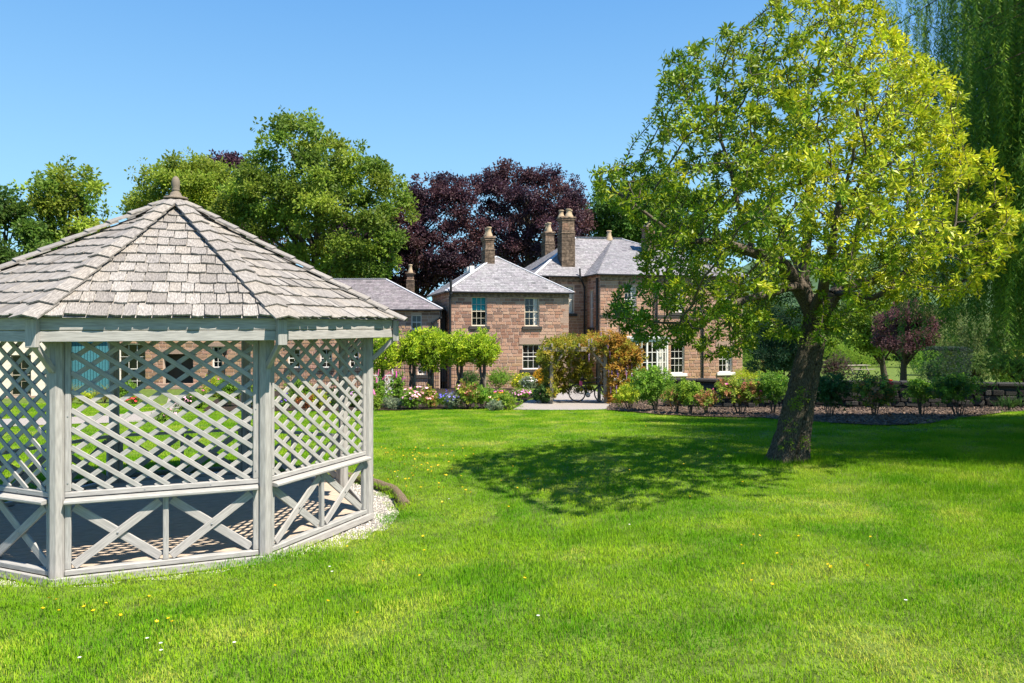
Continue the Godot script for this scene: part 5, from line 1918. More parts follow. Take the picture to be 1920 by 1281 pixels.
func plants() -> void:
	LV["round"] = shoot(9, 0.12, 0.075, 0.045, 0.9)
	LV["small"] = shoot(10, 0.08, 0.05, 0.03, 0.9)
	LV["spike"] = shoot(9, 0.05, 0.30, 0.022, 0.45)
	LV["grassy"] = shoot(14, 0.03, 0.55, 0.018, 0.35, 0.3, 0.5)
	LV["big"] = shoot(8, 0.14, 0.13, 0.06, 0.95)
	LV["fl_rose"] = flower_head(9, 0.075, 0.8)
	LV["fl_dot"] = flower_head(6, 0.05, 0.4)
	var sp := MB.new()
	for q in 26:
		var y := 0.30 * q / 26.0
		var a := q * 2.4
		var d := Vector3(cos(a), 0.3, sin(a)).normalized()
		leaf(sp, Vector3(0, y, 0), d, Vector3(-sin(a), 0, cos(a)), 0.05 * (1.0 - 0.6 * q / 26.0), 0.035, 0.2, 0.1)
	LV["fl_spire"] = sp.mesh()
	var g1 := [Color(0.10, 0.19, 0.02), Color(0.13, 0.22, 0.024), Color(0.08, 0.15, 0.02)]
	var g2 := [Color(0.14, 0.20, 0.02), Color(0.11, 0.18, 0.02)]
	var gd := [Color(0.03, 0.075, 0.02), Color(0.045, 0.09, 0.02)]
	var gy := [Color(0.26, 0.29, 0.02), Color(0.20, 0.26, 0.02)]
	var gs := [Color(0.13, 0.17, 0.12), Color(0.16, 0.19, 0.14)]
	var ro := [Color(0.14, 0.20, 0.025), Color(0.11, 0.17, 0.02), Color(0.25, 0.12, 0.06), Color(0.20, 0.22, 0.03)]
	var pink := Color(0.62, 0.16, 0.34)
	var pale := Color(0.72, 0.40, 0.50)
	var P := plant
	# the long bed in front of the trained vines
	for q in [
		["lupin", "pink lupins at the left end of the bed beside the gazebo post", "plant", 706, 766, 40, 62, "round", g1, 1.0, "spire", pink, 12],
		["flowering_plant", "low green clump of leaves at the gazebo end of the bed", "plant", 700, 770, 30, 26, "round", g2, 1.2, "", pink, 0],
		["flowering_plant", "silvery grey low plant below the lupins", "plant", 742, 768, 38, 22, "small", gs, 1.2, "", pink, 0],
		["foxglove", "tall magenta flower spike in front of the first vine stems", "plant", 745, 764, 18, 66, "round", g1, 1.0, "spire", Color(0.45, 0.06, 0.32), 7],
		["pink_flower_clump", "pale pink flowering clump near the second vine stem", "plant", 776, 768, 44, 40, "small", g1, 1.0, "dot", pale, 110],
		["flowering_plant", "reddish-leaved plant right of the pale pink clump", "plant", 806, 767, 34, 44, "small", ro, 1.0, "dot", pale, 40],
		["grass_clump", "upright green grass clump under the third vine stem", "plant", 818, 764, 24, 44, "spike", gd, 1.0, "", pink, 0],
		["iris_clump", "violet-blue flowering clump under the fourth vine stem", "plant", 838, 766, 36, 42, "spike", g1, 1.0, "dot", Color(0.12, 0.10, 0.45), 26],
		["catmint", "grey-green plant with small blue flowers beside the violet clump", "plant", 850, 768, 26, 30, "small", gs, 1.0, "dot", Color(0.2, 0.18, 0.5), 30],
		["rose_bush", "rose bush with pink blooms below the two rightmost vine stems", "rose bush", 878, 767, 46, 46, "round", ro, 1.0, "rose", pale, 12],
		["rose_bush", "leafy rose bush with pale blooms left of the path corner", "rose bush", 906, 767, 40, 42, "round", g1, 1.0, "rose", Color(0.75, 0.6, 0.55), 9],
		["yellow_flower_clump", "low orange-yellow flowers at the path corner of the bed", "plant", 938, 764, 34, 30, "small", g2, 1.0, "dot", Color(0.75, 0.38, 0.03), 40],
		["hosta", "broad-leaved bright green plant at the path corner of the bed", "plant", 950, 769, 32, 26, "big", g2, 1.0, "", pink, 0],
		["flowering_plant", "silver-grey cushion plant at the front of the path corner", "plant", 928, 770, 30, 16, "small", gs, 1.2, "", pink, 0],
		# behind, towards the house
		["round_shrub", "dark green rounded shrub behind the vine stems by the house wing", "shrub", 884, 735, 46, 46, "small", gd, 1.5, "", pink, 0],
		["round_shrub", "grey-green rounded shrub in front of the wing, right of the vines", "shrub", 934, 734, 58, 44, "small", g1, 1.5, "", pink, 0],
		["magenta_flower_clump", "bright magenta flowers in front of the grey-green shrub", "plant", 940, 745, 34, 14, "small", g1, 1.0, "dot", Color(0.55, 0.05, 0.38), 120],
		["heather_clump", "low lilac-pink flowering clump along the path edge", "plant", 978, 748, 46, 18, "small", g1, 1.0, "dot", Color(0.55, 0.25, 0.42), 130],
		["red_shrub", "red and orange leaved shrub under the wing's lower window", "shrub", 955, 722, 50, 34, "small", [Color(0.34, 0.09, 0.05), Color(0.30, 0.17, 0.03)], 1.3, "", pink, 0],
		["yellow_shrub", "yellow-green flowering shrub below the wing's lower window", "shrub", 976, 732, 36, 30, "small", gy, 1.3, "dot", Color(0.7, 0.6, 0.04), 60],
		["red_shrub", "second red-leaved shrub close to the lower window's sill", "shrub", 975, 712, 30, 20, "small", [Color(0.32, 0.10, 0.06)], 1.3, "", pink, 0],
		["orange_shrub", "orange-yellow upright shrub left of the wooden arbour", "shrub", 1014, 728, 26, 34, "small", [Color(0.36, 0.20, 0.02), Color(0.28, 0.22, 0.02)], 1.4, "", pink, 0],
		["white_flower_clump", "small white flowers behind the path edge clump", "plant", 996, 734, 34, 28, "small", gs, 1.2, "dot", Color(0.7, 0.66, 0.66), 70],
		["rhododendron", "dark rounded shrub with pale pink blooms beside the arbour's left post", "shrub", 1018, 757, 46, 34, "round", gd, 1.3, "rose", Color(0.66, 0.34, 0.46), 10],
	]:
		P.call(q[0], q[1], q[2], q[3], q[4], q[5], q[6], q[7], q[8], q[9], q[10], q[11], q[12], 0.1)
	# seen through the gazebo lattice
	for q in [
		["border_plant", "pink flowering plant seen through the right part of the front lattice", "plant", 375, 766, 46, 34, "small", g1, 1.0, "rose", pink, 12],
		["border_plant", "small dark-leaved plant with pink flowers beside the curved path, seen through lattice", "plant", 350, 768, 32, 26, "small", gd, 1.0, "dot", pale, 30],
		["border_plant", "tall leafy border plant behind the front lattice near the second post", "plant", 420, 764, 44, 52, "round", g1, 1.0, "rose", pink, 6],
		["border_plant", "yellow-green border plant behind the front lattice", "plant", 402, 745, 34, 40, "small", gy, 1.0, "", pink, 0],
		["border_plant", "bright green rounded border shrub under the stone range wall", "shrub", 425, 722, 44, 26, "small", g2, 1.4, "", pink, 0],
		["border_plant", "red bedding flowers beside the shed, seen through lattice", "plant", 252, 757, 34, 14, "small", g1, 1.0, "dot", Color(0.5, 0.03, 0.05), 50],
		["border_plant", "green rounded shrub between the shed and the path", "shrub", 236, 752, 36, 36, "round", g1, 1.2, "", pink, 0],
		["grass_clump", "pale yellow grass clump in front of the teal shed", "plant", 195, 756, 34, 36, "grassy", [Color(0.36, 0.31, 0.10), Color(0.28, 0.27, 0.06)], 0.8, "", pink, 0],
		["grass_clump", "pale yellow grass clump at the left corner of the teal shed", "plant", 132, 756, 28, 36, "grassy", [Color(0.36, 0.31, 0.10), Color(0.28, 0.27, 0.06)], 0.8, "", pink, 0],
		["border_plant", "low yellow-green plant between the two pale grass clumps", "plant", 160, 758, 34, 22, "small", gy, 1.0, "", pink, 0],
		["border_plant", "flowers by the path bend seen low through the front lattice", "plant", 306, 790, 40, 22, "small", g1, 1.0, "dot", pale, 20],
		["border_plant", "violet flowering plant seen through the right lattice panel", "plant", 536, 766, 26, 26, "small", g1, 1.0, "dot", Color(0.16, 0.08, 0.5), 40],
		["border_plant", "rust-orange plant seen through the right lattice panel", "plant", 574, 767, 26, 26, "small", [Color(0.24, 0.09, 0.03)], 1.0, "", pink, 0],
		["border_plant", "yellow-green plant seen through the right lattice panel", "plant", 598, 766, 28, 32, "small", gy, 1.0, "", pink, 0],
		["border_plant", "leafy green plant in the bed behind the middle of the right lattice panel", "plant", 560, 755, 40, 44, "round", g1, 1.0, "", pink, 0],
		["border_plant", "dark leafy plant in the bed near the gazebo's right post", "plant", 640, 762, 44, 44, "round", gd, 1.0, "dot", pale, 20],
		["border_plant", "mauve flowering plant in the bed next to the gazebo's right post", "plant", 668, 764, 34, 36, "small", g1, 1.0, "dot", Color(0.4, 0.22, 0.45), 40],
		["border_plant", "pale leafy plant in the bed behind the second gazebo post", "plant", 490, 765, 44, 46, "round", g2, 1.0, "rose", pink, 6],
	]:
		P.call(q[0], q[1], q[2], q[3], q[4], q[5], q[6], q[7], q[8], q[9], q[10], q[11], q[12], 0.05)
	# rose bed on the right, before the stone wall
	for q in [
		["rose_bush", "tall leafy rose bush beside the arbour's right side", "rose bush", 1232, 772, 84, 80, "round", g1, 1.1, "", pink, 0, 0.15],
		["rose_bush", "low yellow-green rose bush at the arbour's foot", "rose bush", 1180, 768, 52, 46, "round", gy, 0.9, "", pink, 0, 0.15],
		["rose_bush", "rose bush with reddish shoots right of the tall leafy one", "rose bush", 1270, 777, 44, 48, "round", ro, 0.9, "", pink, 0, 0.3],
		["rose_bush", "green rose bush before the left end of the stone wall", "rose bush", 1296, 778, 46, 62, "round", g2, 1.0, "rose", Color(0.75, 0.6, 0.5), 3, 0.25],
		["rose_bush", "sparse small rose bush with one pale bloom before the wall", "rose bush", 1326, 780, 38, 44, "round", ro, 0.7, "rose", Color(0.8, 0.6, 0.55), 2, 0.35],
		["rose_bush", "rounded rose bush with pink blooms and red tips, left of the leaning trunk", "rose bush", 1388, 778, 72, 66, "round", ro, 1.1, "rose", pink, 8, 0.3],
		["rose_bush", "shaded rose bush close to the left of the leaning trunk", "rose bush", 1450, 778, 50, 76, "round", g1, 0.9, "", pink, 0, 0.25],
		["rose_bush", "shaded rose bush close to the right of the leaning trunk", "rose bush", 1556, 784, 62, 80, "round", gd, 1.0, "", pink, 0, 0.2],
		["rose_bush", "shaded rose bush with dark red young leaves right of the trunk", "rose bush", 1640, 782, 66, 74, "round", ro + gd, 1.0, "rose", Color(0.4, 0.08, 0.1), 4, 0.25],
		["rose_bush", "slim upright shaded rose bush in the middle of the shaded bed", "rose bush", 1727, 780, 44, 66, "round", g1, 0.9, "", pink, 0, 0.3],
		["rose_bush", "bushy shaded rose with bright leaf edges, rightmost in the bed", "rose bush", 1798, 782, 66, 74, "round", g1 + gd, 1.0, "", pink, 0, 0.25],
		["ground_plant", "low dark plant at the wall's foot at the right edge", "plant", 1895, 772, 44, 34, "spike", gd, 0.8, "", pink, 0, 0.0],
	]:
		P.call(q[0], q[1], q[2], q[3], q[4], q[5], q[6], q[7], q[8], q[9], q[10], q[11], q[12], q[13] + 0.08)
	# beyond the wall
	for q in [
		["golden_shrub", "low golden-yellow shrub on top of the wall's far side, left of the trunk", "shrub", 1396, 722, 76, 34, "small", gy, 1.6, "", pink, 0, 0.0],
		["golden_shrub", "second golden shrub beside the trunk beyond the wall", "shrub", 1446, 722, 44, 40, "small", gy + g1, 1.4, "", pink, 0, 0.0],
		["climbing_shrub", "green climbing shrub at the right corner of the main house", "shrub", 1402, 712, 36, 64, "small", g1, 1.2, "", pink, 0, 0.0],
		["red_shrub", "pink-red leaved shrub left of the leaning trunk beyond the wall", "shrub", 1452, 708, 40, 44, "small", [Color(0.25, 0.08, 0.07), Color(0.12, 0.12, 0.03)], 1.2, "", pink, 0, 0.1],
		["smoke_bush", "dark purple-leaved shrub right of the leaning trunk beyond the wall", "shrub", 1568, 722, 56, 64, "round", [Color(0.045, 0.03, 0.035), Color(0.07, 0.035, 0.04), Color(0.05, 0.07, 0.02)], 1.2, "", pink, 0, 0.0],
		["laurel_shrub", "dark glossy shrub beyond the wall under the willow's fringe", "shrub", 1768, 724, 76, 60, "big", gd, 1.2, "", pink, 0, 0.0],
		["laurel_shrub", "dark green shrub behind the wall, second from the right edge", "shrub", 1838, 722, 60, 54, "big", gd, 1.2, "", pink, 0, 0.0],
		["laurel_shrub", "bright-leaved evergreen shrub on the wall at the right edge", "shrub", 1892, 722, 84, 60, "big", g1 + g2, 1.2, "", pink, 0, 0.0],
		["undergrowth_shrub", "leafy shrub on the far lawn right of the purple-leaved tree", "shrub", 1728, 704, 50, 56, "round", g1, 1.2, "", pink, 0, 0.0],
		["undergrowth_shrub", "leafy shrub at the far edge of the lawn behind the picnic table", "shrub", 1610, 694, 80, 44, "round", g2, 1.2, "", pink, 0, 0.0],
	]:
		P.call(q[0], q[1], q[2], q[3], q[4], q[5], q[6], q[7], q[8], q[9], q[10], q[11], q[12], q[13])
	for q in [
		["undergrowth_shrub", "lime-green shrub at the back of the far lawn, left of the picnic table", "shrub", 1545, 690, 70, 62, "round", g2, 1.3],
		["undergrowth_shrub", "dark shrub at the back of the far lawn, behind the slim dark trunk", "shrub", 1650, 689, 84, 58, "round", gd + g1, 1.3],
		["undergrowth_shrub", "green shrub at the back of the far lawn, left of the purple-leaved tree's trunk", "shrub", 1600, 688, 74, 50, "round", g1 + g2, 1.3],
		["undergrowth_shrub", "dark shrub at the back of the far lawn, right of the purple-leaved tree's trunk", "shrub", 1716, 690, 70, 60, "round", gd, 1.4],
		["undergrowth_shrub", "green shrub behind the clipped hedge block", "shrub", 1790, 694, 90, 74, "round", g1, 1.3],
		["undergrowth_shrub", "tall pale green shrub right of the clipped hedge block", "shrub", 1850, 700, 80, 90, "round", g2, 1.2],
		["undergrowth_shrub", "tall green shrub far right behind the evergreen on the wall", "shrub", 1910, 702, 90, 96, "round", g1, 1.2],
		["undergrowth_shrub", "dark green shrub between the conifer and the leaning trunk", "shrub", 1500, 696, 50, 60, "small", gd, 1.4],
	]:
		P.call(q[0], q[1], q[2], q[3], q[4], q[5], q[6], q[7], q[8], q[9])
	var rp := thing("red_poppy", "single bright red poppy showing above the shaded wall", "flower", W(1670, 716, 22.0))
	var pst := MB.new()
	pst.tube(PackedVector3Array([Vector3(0, -0.9, 0), Vector3(0.02, -0.4, 0), Vector3(0, 0, 0)]), PackedFloat32Array([0.006, 0.005, 0.004]), 5)
	obj("stem", pst, M.stem, rp)
	leafmat("poppy", 0.8).albedo_color = lin(0.75, 0.05, 0.02)
	obj("flower_head", flower_head(5, 0.10, 0.9), M.poppy, rp)

func trained_vines() -> void:
	var lv := shoot(9, 0.22, 0.16, 0.075, 0.9, 0.25, 0.3)
	var spec := [
		[713, [690, 640, 700, 628, 722, 622, 748, 626, 762, 645, 764, 668, 756, 684, 735, 692, 705, 694, 690, 682], "leftmost trained vine beside the gazebo post, bushy bright green top"],
		[772, [748, 645, 762, 632, 782, 622, 800, 622, 806, 650, 800, 672, 785, 680, 760, 676], "second trained vine from the gazebo, narrower green top"],
		[806, [784, 640, 800, 624, 822, 620, 842, 628, 850, 655, 842, 680, 820, 692, 800, 692, 786, 674], "third trained vine from the gazebo, its top hanging lowest"],
		[861, [832, 645, 845, 630, 862, 624, 884, 630, 892, 655, 886, 676, 862, 684, 838, 676], "fourth trained vine from the gazebo in front of the house wing's corner"],
		[904, [876, 640, 892, 628, 908, 624, 925, 632, 936, 656, 938, 664, 922, 678, 900, 684, 880, 676], "rightmost trained vine with a rounded top before the wing's wall"]]
	for s in spec:
		var b := G(s[0], 757)
		var d := -b.z
		var t := thing("trained_vine", s[2], "vine", b, 0, "trained vines in a row along the flower bed")
		var poly := pv(s[1])
		for q in poly.size(): poly[q].x = s[0] + (poly[q].x - s[0]) * 0.86
		var cp := Copies.new()
		for p in inside(poly, 270, 0.0):
			var e := edge_dist(poly, p)
			var z := rng.randf_range(-1, 1) * 0.75 * sqrt(clampf(e / 25.0, 0.05, 1.0))
			var o := W(p.x, p.y, d) + Vector3(0, 0, z) - b
			cp.add(Transform3D(aim(ball() + Vector3(0, -0.1, 0.2), rng.randf_range(0.7, 1.2)), o), tint([Color(0.26, 0.36, 0.02), Color(0.33, 0.41, 0.025), Color(0.18, 0.28, 0.02)], 0.2))
		many("foliage", lv, M.leaf, cp, t)
		var topy := (W(s[0], 660, d) - b).y
		var tm := MB.new()
		for w in 2:
			var pts := PackedVector3Array()
			var rr := PackedFloat32Array()
			for q in 15:
				var u := q / 14.0
				var a := u * 9.0 + w * PI
				pts.append(Vector3(cos(a) * 0.07, u * topy - 0.05, sin(a) * 0.07) * Vector3(1, 1, 1))
				rr.append(lerpf(0.065, 0.04, u))
			tm.tube(pts, rr, 8)
		for q in 9:
			var a := q * 2.4
			tm.tube(PackedVector3Array([Vector3(0, topy * 0.86, 0), Vector3(cos(a) * 0.3, topy + 0.15, sin(a) * 0.25), Vector3(cos(a) * 0.75, topy + 0.35 + 0.2 * sin(q), sin(a) * 0.5)]), PackedFloat32Array([0.03, 0.02, 0.008]), 6, false)
		obj("trunk", tm, M.twig, t)
		board("support_post", Vector3(0.09, -0.05, -0.12), Vector3(0.09, topy + 0.25, -0.12), 0.09, 0.09, M.post_wood, t, 0.008)

func arbour() -> void:
	var a := G(1034, 757)
	var b := G(1135, 758)
	var d := (-a.z - b.z) * 0.5
	a = Vector3((1034 - 960) / F * d, ground((1034 - 960) / F * d, d), -d)
	b = Vector3((1135 - 960) / F * d, a.y, -d)
	var mid := (a + b) * 0.5
	var t := thing("wooden_arbour", "weathered square-post wooden arbour over the path, overgrown with a copper climber", "arbour", mid)
	var hw := a.distance_to(b) * 0.5
	var ht := W(1034, 656, d).y - mid.y
	var dp := 1.9
	for s in [-1, 1]:
		for z in [0.0, -dp]:
			board("post", Vector3(s * hw, -0.1, z), Vector3(s * hw, ht, z), 0.12, 0.12, M.post_wood, t, 0.01)
			board("brace", Vector3(s * hw, ht - 0.62, z), Vector3(s * (hw - 0.5), ht - 0.05, z), 0.07, 0.08, M.post_wood, t, 0.008)
	for z in [0.07, -dp - 0.07]:
		board("beam", Vector3(-hw - 0.3, ht + 0.02, z), Vector3(hw + 0.3, ht + 0.02, z), 0.06, 0.16, M.post_wood, t, 0.01)
	for k in 5:
		var x := lerpf(-hw, hw, k / 4.0)
		board("rafter", Vector3(x, ht + 0.17, 0.4), Vector3(x, ht + 0.17, -dp - 0.4), 0.06, 0.12, M.post_wood, t, 0.008)
	for k in 4:
		board("side_rail", Vector3(-hw, 0.4 + k * 0.4, -0.06), Vector3(-hw, 0.4 + k * 0.4, -dp + 0.06), 0.03, 0.05, M.post_wood, t, 0.005)
		board("side_rail", Vector3(hw, 0.4 + k * 0.4, -0.06), Vector3(hw, 0.4 + k * 0.4, -dp + 0.06), 0.03, 0.05, M.post_wood, t, 0.005)
	var v := thing("climbing_wisteria", "copper and yellow-green wisteria covering the wooden arbour", "climber", mid)
	var lv := shoot(9, 0.2, 0.13, 0.06, 0.9, 0.25, 0.3)
	var cp := Copies.new()
	var pal_l := [Color(0.21, 0.22, 0.02), Color(0.26, 0.22, 0.025), Color(0.13, 0.16, 0.02)]
	var pal_r := [Color(0.33, 0.19, 0.035), Color(0.27, 0.15, 0.03), Color(0.28, 0.22, 0.03), Color(0.19, 0.20, 0.025)]
	var roof := pv([1012, 680, 1016, 655, 1032, 641, 1060, 634, 1100, 636, 1122, 627, 1160, 630, 1188, 644, 1202, 668, 1190, 676, 1150, 672, 1128, 660, 1090, 652, 1050, 660, 1030, 672])
	var left := pv([1012, 670, 1046, 660, 1044, 690, 1040, 740, 1028, 745, 1022, 715])
	var right := pv([1140, 664, 1165, 655, 1204, 664, 1208, 700, 1196, 728, 1180, 752, 1142, 764, 1138, 720])
	for part in [[roof, 950, -2.5, 0.34], [left, 170, -2.4, 0.2], [right, 520, -2.2, 0.4]]:
		for p in inside(part[0], part[1], 0.0):
			var z := rng.randf_range(part[2], part[3])
			if rng.randf() < 0.35 and p.x > 1130.0: z = 0.4 - rng.randf() * 0.3
			var o := W(p.x, p.y, d) + Vector3(0, 0, z) - mid
			cp.add(Transform3D(aim(ball() + Vector3(0, -0.15, 0.3), rng.randf_range(0.7, 1.2)), o), tint(pal_l if p.x < 1075 + rng.randf() * 60.0 else pal_r, 0.2))
	for k in 420:   # back curtain of leaves, thinner
		var o := Vector3(rng.randf_range(-hw, hw * 0.75), rng.randf_range(0.25, ht), -dp - rng.randf() * 0.4)
		cp.add(Transform3D(aim(ball() + Vector3(0, 0, 0.3), rng.randf_range(0.7, 1.1)), o), tint(pal_l, 0.25))
	many("foliage", lv, M.leaf, cp, v)
	var fc := Copies.new()
	for k in 26:
		var q := [1165.0, 690.0] if k < 20 else [1120.0, 655.0]
		fc.add(Transform3D(Basis(Vector3.RIGHT, PI).scaled(Vector3(0.8, 0.9, 0.8)), W(q[0] + rng.randf_range(-30, 30), q[1] + rng.randf_range(-35, 35), d - 0.42) - mid), tint([Color(0.40, 0.26, 0.52)], 0.2))
	many("flowers", LV["fl_spire"], M.petal, fc, v)
	var sm := MB.new()
	for k in 8:
		var s := -1.0 if k < 3 else 1.0
		var z := -0.3 - 0.3 * (k % 4)
		sm.tube(PackedVector3Array([Vector3(s * (hw + 0.15), -0.05, z), Vector3(s * (hw + 0.05), ht * 0.5, z + 0.1), Vector3(s * (hw + 0.1), ht, z), Vector3(s * hw * 0.4, ht + 0.3, z - 0.1)]), PackedFloat32Array([0.045, 0.035, 0.03, 0.015]), 7)
	obj("stems", sm, M.twig, v)
	bicycle(W(1106, 748, d + 1.2), d + 1.2)

func bicycle(at: Vector3, d: float) -> void:
	at.y = ground(at.x, -at.z)
	var t := thing("bicycle", "dark bicycle leaning under the wooden arbour behind its posts", "bicycle", at, -0.35)
	t.scale = Vector3(0.96, 0.96, 0.96)
	var R := 0.34
	for s in [-0.52, 0.52]:
		var tm := MB.new()
		var rimp := PackedVector3Array()
		var r1 := PackedFloat32Array()
		var r2 := PackedFloat32Array()
		for k in 33:
			var a := TAU * k / 32
			rimp.append(Vector3(cos(a) * R, sin(a) * R, 0))
			r1.append(0.02)
			r2.append(0.010)
		tm.tube(rimp, r1, 8, false)
		var w := obj("wheel", tm, M.rubber, t)
		w.position = Vector3(s, R + 0.02, 0)
		var rm := MB.new()
		for k in rimp.size(): rimp[k] *= 0.93
		rm.tube(rimp, r2, 6, false)
		obj("rim", rm, M.steel, w)
		var sm := MB.new()
		for k in 18:
			var a := TAU * k / 18
			sm.tube(PackedVector3Array([Vector3(cos(a + 0.2) * 0.03, sin(a + 0.2) * 0.03, 0.02 if k % 2 else -0.02), Vector3(cos(a) * R * 0.92, sin(a) * R * 0.92, 0)]), PackedFloat32Array([0.003, 0.003]), 4, false)
		obj("spokes", sm, M.steel, w)
	var fm := MB.new()
	var bb := Vector3(-0.06, 0.29, 0)
	var st := Vector3(-0.22, 0.80, 0)
	var hd := Vector3(0.36, 0.82, 0)
	var hb := Vector3(0.40, 0.64, 0)
	for q in [[bb, st, 0.016], [st * Vector3(0.97, 0.95, 1), hd, 0.016], [bb, hb, 0.019], [hd + Vector3(-0.02, 0.1, 0), hb, 0.02]]:
		fm.tube(PackedVector3Array([q[0], q[1]]), PackedFloat32Array([q[2], q[2]]), 8)
	for z in [-0.045, 0.045]:
		fm.tube(PackedVector3Array([hb, hb + Vector3(0.03, -0.06, z), Vector3(0.52, R + 0.02, z)]), PackedFloat32Array([0.014, 0.013, 0.010]), 7)
		fm.tube(PackedVector3Array([bb, Vector3(-0.52, R + 0.02, z)]), PackedFloat32Array([0.012, 0.009]), 7)
		fm.tube(PackedVector3Array([st, Vector3(-0.52, R + 0.02, z)]), PackedFloat32Array([0.010, 0.008]), 7)
	obj("frame", fm, M.bike_paint, t)
	var sd := MB.new()
	sd.xf = Transform3D(Basis.IDENTITY, st + Vector3(-0.02, 0.10, 0))
	sd.tube(PackedVector3Array([Vector3(-0.12, 0.015, 0), Vector3(-0.05, 0.01, 0), Vector3(0.04, 0, 0), Vector3(0.14, 0, 0)]), PackedFloat32Array([0.06, 0.075, 0.04, 0.018]), 10)
	sd.tube(PackedVector3Array([Vector3(0, -0.12, 0), Vector3(0, 0.0, 0)]), PackedFloat32Array([0.013, 0.013]), 8)
	obj("saddle", sd, M.rubber, t)
	var hm := MB.new()
	hm.tube(PackedVector3Array([hd + Vector3(-0.12, 0.16, -0.28), hd + Vector3(0.0, 0.18, -0.14), hd + Vector3(0.03, 0.15, 0), hd + Vector3(0.0, 0.18, 0.14), hd + Vector3(-0.12, 0.16, 0.28)]), PackedFloat32Array([0.015, 0.012, 0.012, 0.012, 0.015]), 8)
	obj("handlebar", hm, M.steel, t)
	var cm := MB.new()
	cm.xf = Transform3D(Basis(Vector3.RIGHT, PI / 2), bb + Vector3(0, 0, 0.06))
	cm.lathe(PackedVector2Array([Vector2(0.02, -0.01), Vector2(0.09, -0.005), Vector2(0.095, 0.0), Vector2(0.09, 0.005), Vector2(0.02, 0.01)]), 20)
	obj("chainring", cm, M.steel, t)
	var tr := Transform3D(Basis(Vector3.UP, -0.35), at)
	var bg := thing("pink_bag", "small bright pink bag hanging by the bicycle saddle", "bag", tr * Vector3(-0.34, 0.60, 0.02), -0.35)
	var pb := MB.new()
	pb.box(Vector3(0, 0.1, 0.0), Vector3(0.12, 0.17, 0.06), 0.02)
	obj("pouch", pb, M.pink, bg)
	var ph := MB.new()
	ph.tube(PackedVector3Array([Vector3(-0.04, 0.17, 0), Vector3(-0.03, 0.24, 0), Vector3(0.03, 0.24, 0), Vector3(0.04, 0.17, 0)]), PackedFloat32Array([0.008, 0.008, 0.008, 0.008]), 6)
	obj("strap", ph, M.pink, bg)

func stone_wall() -> void:
	# dark dry-stone wall with flat coping behind the rose bed
	var pts := [Vector2((1255 - 960) / F * 24.5, 24.5), Vector2((1500 - 960) / F * 23.0, 23.0), Vector2((1800 - 960) / F * 21.5, 21.5), Vector2((2010 - 960) / F * 20.6, 20.6)]
	var tops := [709.0, 712.0, 716.0, 719.0]
	var o := Vector3(pts[0].x, ground(pts[0].x, pts[0].y), -pts[0].y)
	var t := thing("garden_wall", "dark dry-stone garden wall with flat coping stones behind the rose bed", "wall", o)
	var n := 0
	var um := MB.new()
	um.box(Vector3.ZERO, Vector3.ONE, 0.11)
	var unit := um.mesh()
	var tones := []
	for k in 5:
		var g := 0.03 + 0.02 * k
		tones.append(mat("dark%d" % k, lin(g * 1.05, g, g * 0.92), 0.95, tex["fine"], Vector3(2, 2, 1), tex["fineh"], 1.0))
	var core := MB.new()
	var extra := MB.new()
	for s in 3:
		var a2: Vector2 = pts[s]
		var b2: Vector2 = pts[s + 1]
		var yt0: float = EYE - (tops[s] - HY) / F * a2.y
		var yt1: float = EYE - (tops[s + 1] - HY) / F * b2.y
		var a := Vector3(a2.x, 0, -a2.y)
		var b := Vector3(b2.x, 0, -b2.y)
		var x := (b - a).normalized()
		var z := x.cross(Vector3.UP).normalized()
		var l := a.distance_to(b)
		var bs := Basis(x, Vector3.UP, z)
		var yb := minf(ground(a.x, -a.z), ground(b.x, -b.z)) - 0.1
		core.xf = Transform3D(bs, (a + b) * 0.5 - o + Vector3(0, (yb + minf(yt0, yt1) - 0.1) * 0.5, 0))
		core.box(Vector3(0, 0, -0.05), Vector3(l + 0.2, minf(yt0, yt1) - 0.1 - yb, 0.30))
		var y := 0.1
		var course := 0
		while true:
			var ch := rng.randf_range(0.10, 0.17)
			var u := -rng.randf() * 0.2
			var any := false
			while u < l:
				var sw := rng.randf_range(0.16, 0.42)
				var yt := lerpf(yt0, yt1, clampf(u / l, 0, 1)) - 0.1 - y
				if yt - ch * 0.5 > yb:
					any = true
					var c := a + x * (u + sw * 0.5) + z * (0.11 + rng.randf_range(-0.02, 0.03)) - o
					c.y = yt - ch * 0.5 - o.y
					if n < 280:
						var st := obj("stone", unit, tones[rng.randi() % 5], t)
						st.transform = Transform3D(bs.rotated(z, rng.randf_range(-0.05, 0.05)).scaled_local(Vector3(sw - 0.015, ch - 0.012, 0.16)), c)
						n += 1
					else:
						var g := rng.randf_range(0.04, 0.15)
						extra.col = Color(g * 1.05, g, g * 0.92)
						extra.xf = Transform3D(bs, c)
						extra.box(Vector3.ZERO, Vector3(sw - 0.015, ch - 0.012, 0.16), 0.015)
				u += sw
			y += ch
			course += 1
			if not any or course > 14: break
		var u2 := 0.0
		while u2 < l:
			var cw := rng.randf_range(0.5, 0.95)
			var yy := lerpf(yt0, yt1, clampf(u2 / l, 0, 1))
			var cm := board("coping_stone", a + x * (u2 + 0.008) + Vector3(0, yy - 0.05 + rng.randf_range(-0.008, 0.008), 0) - o, a + x * (u2 + cw - 0.008) + Vector3(0, yy - 0.05, 0) - o, 0.52, 0.09, tones[rng.randi() % 3], t, 0.02)
			cm.position += z * -0.04
			u2 += cw
	obj("core", core, M.dark_stone, t)
	if extra.v.size(): tag(obj("stonework", extra, M.dry_stone, t), "", "", "", "stuff")

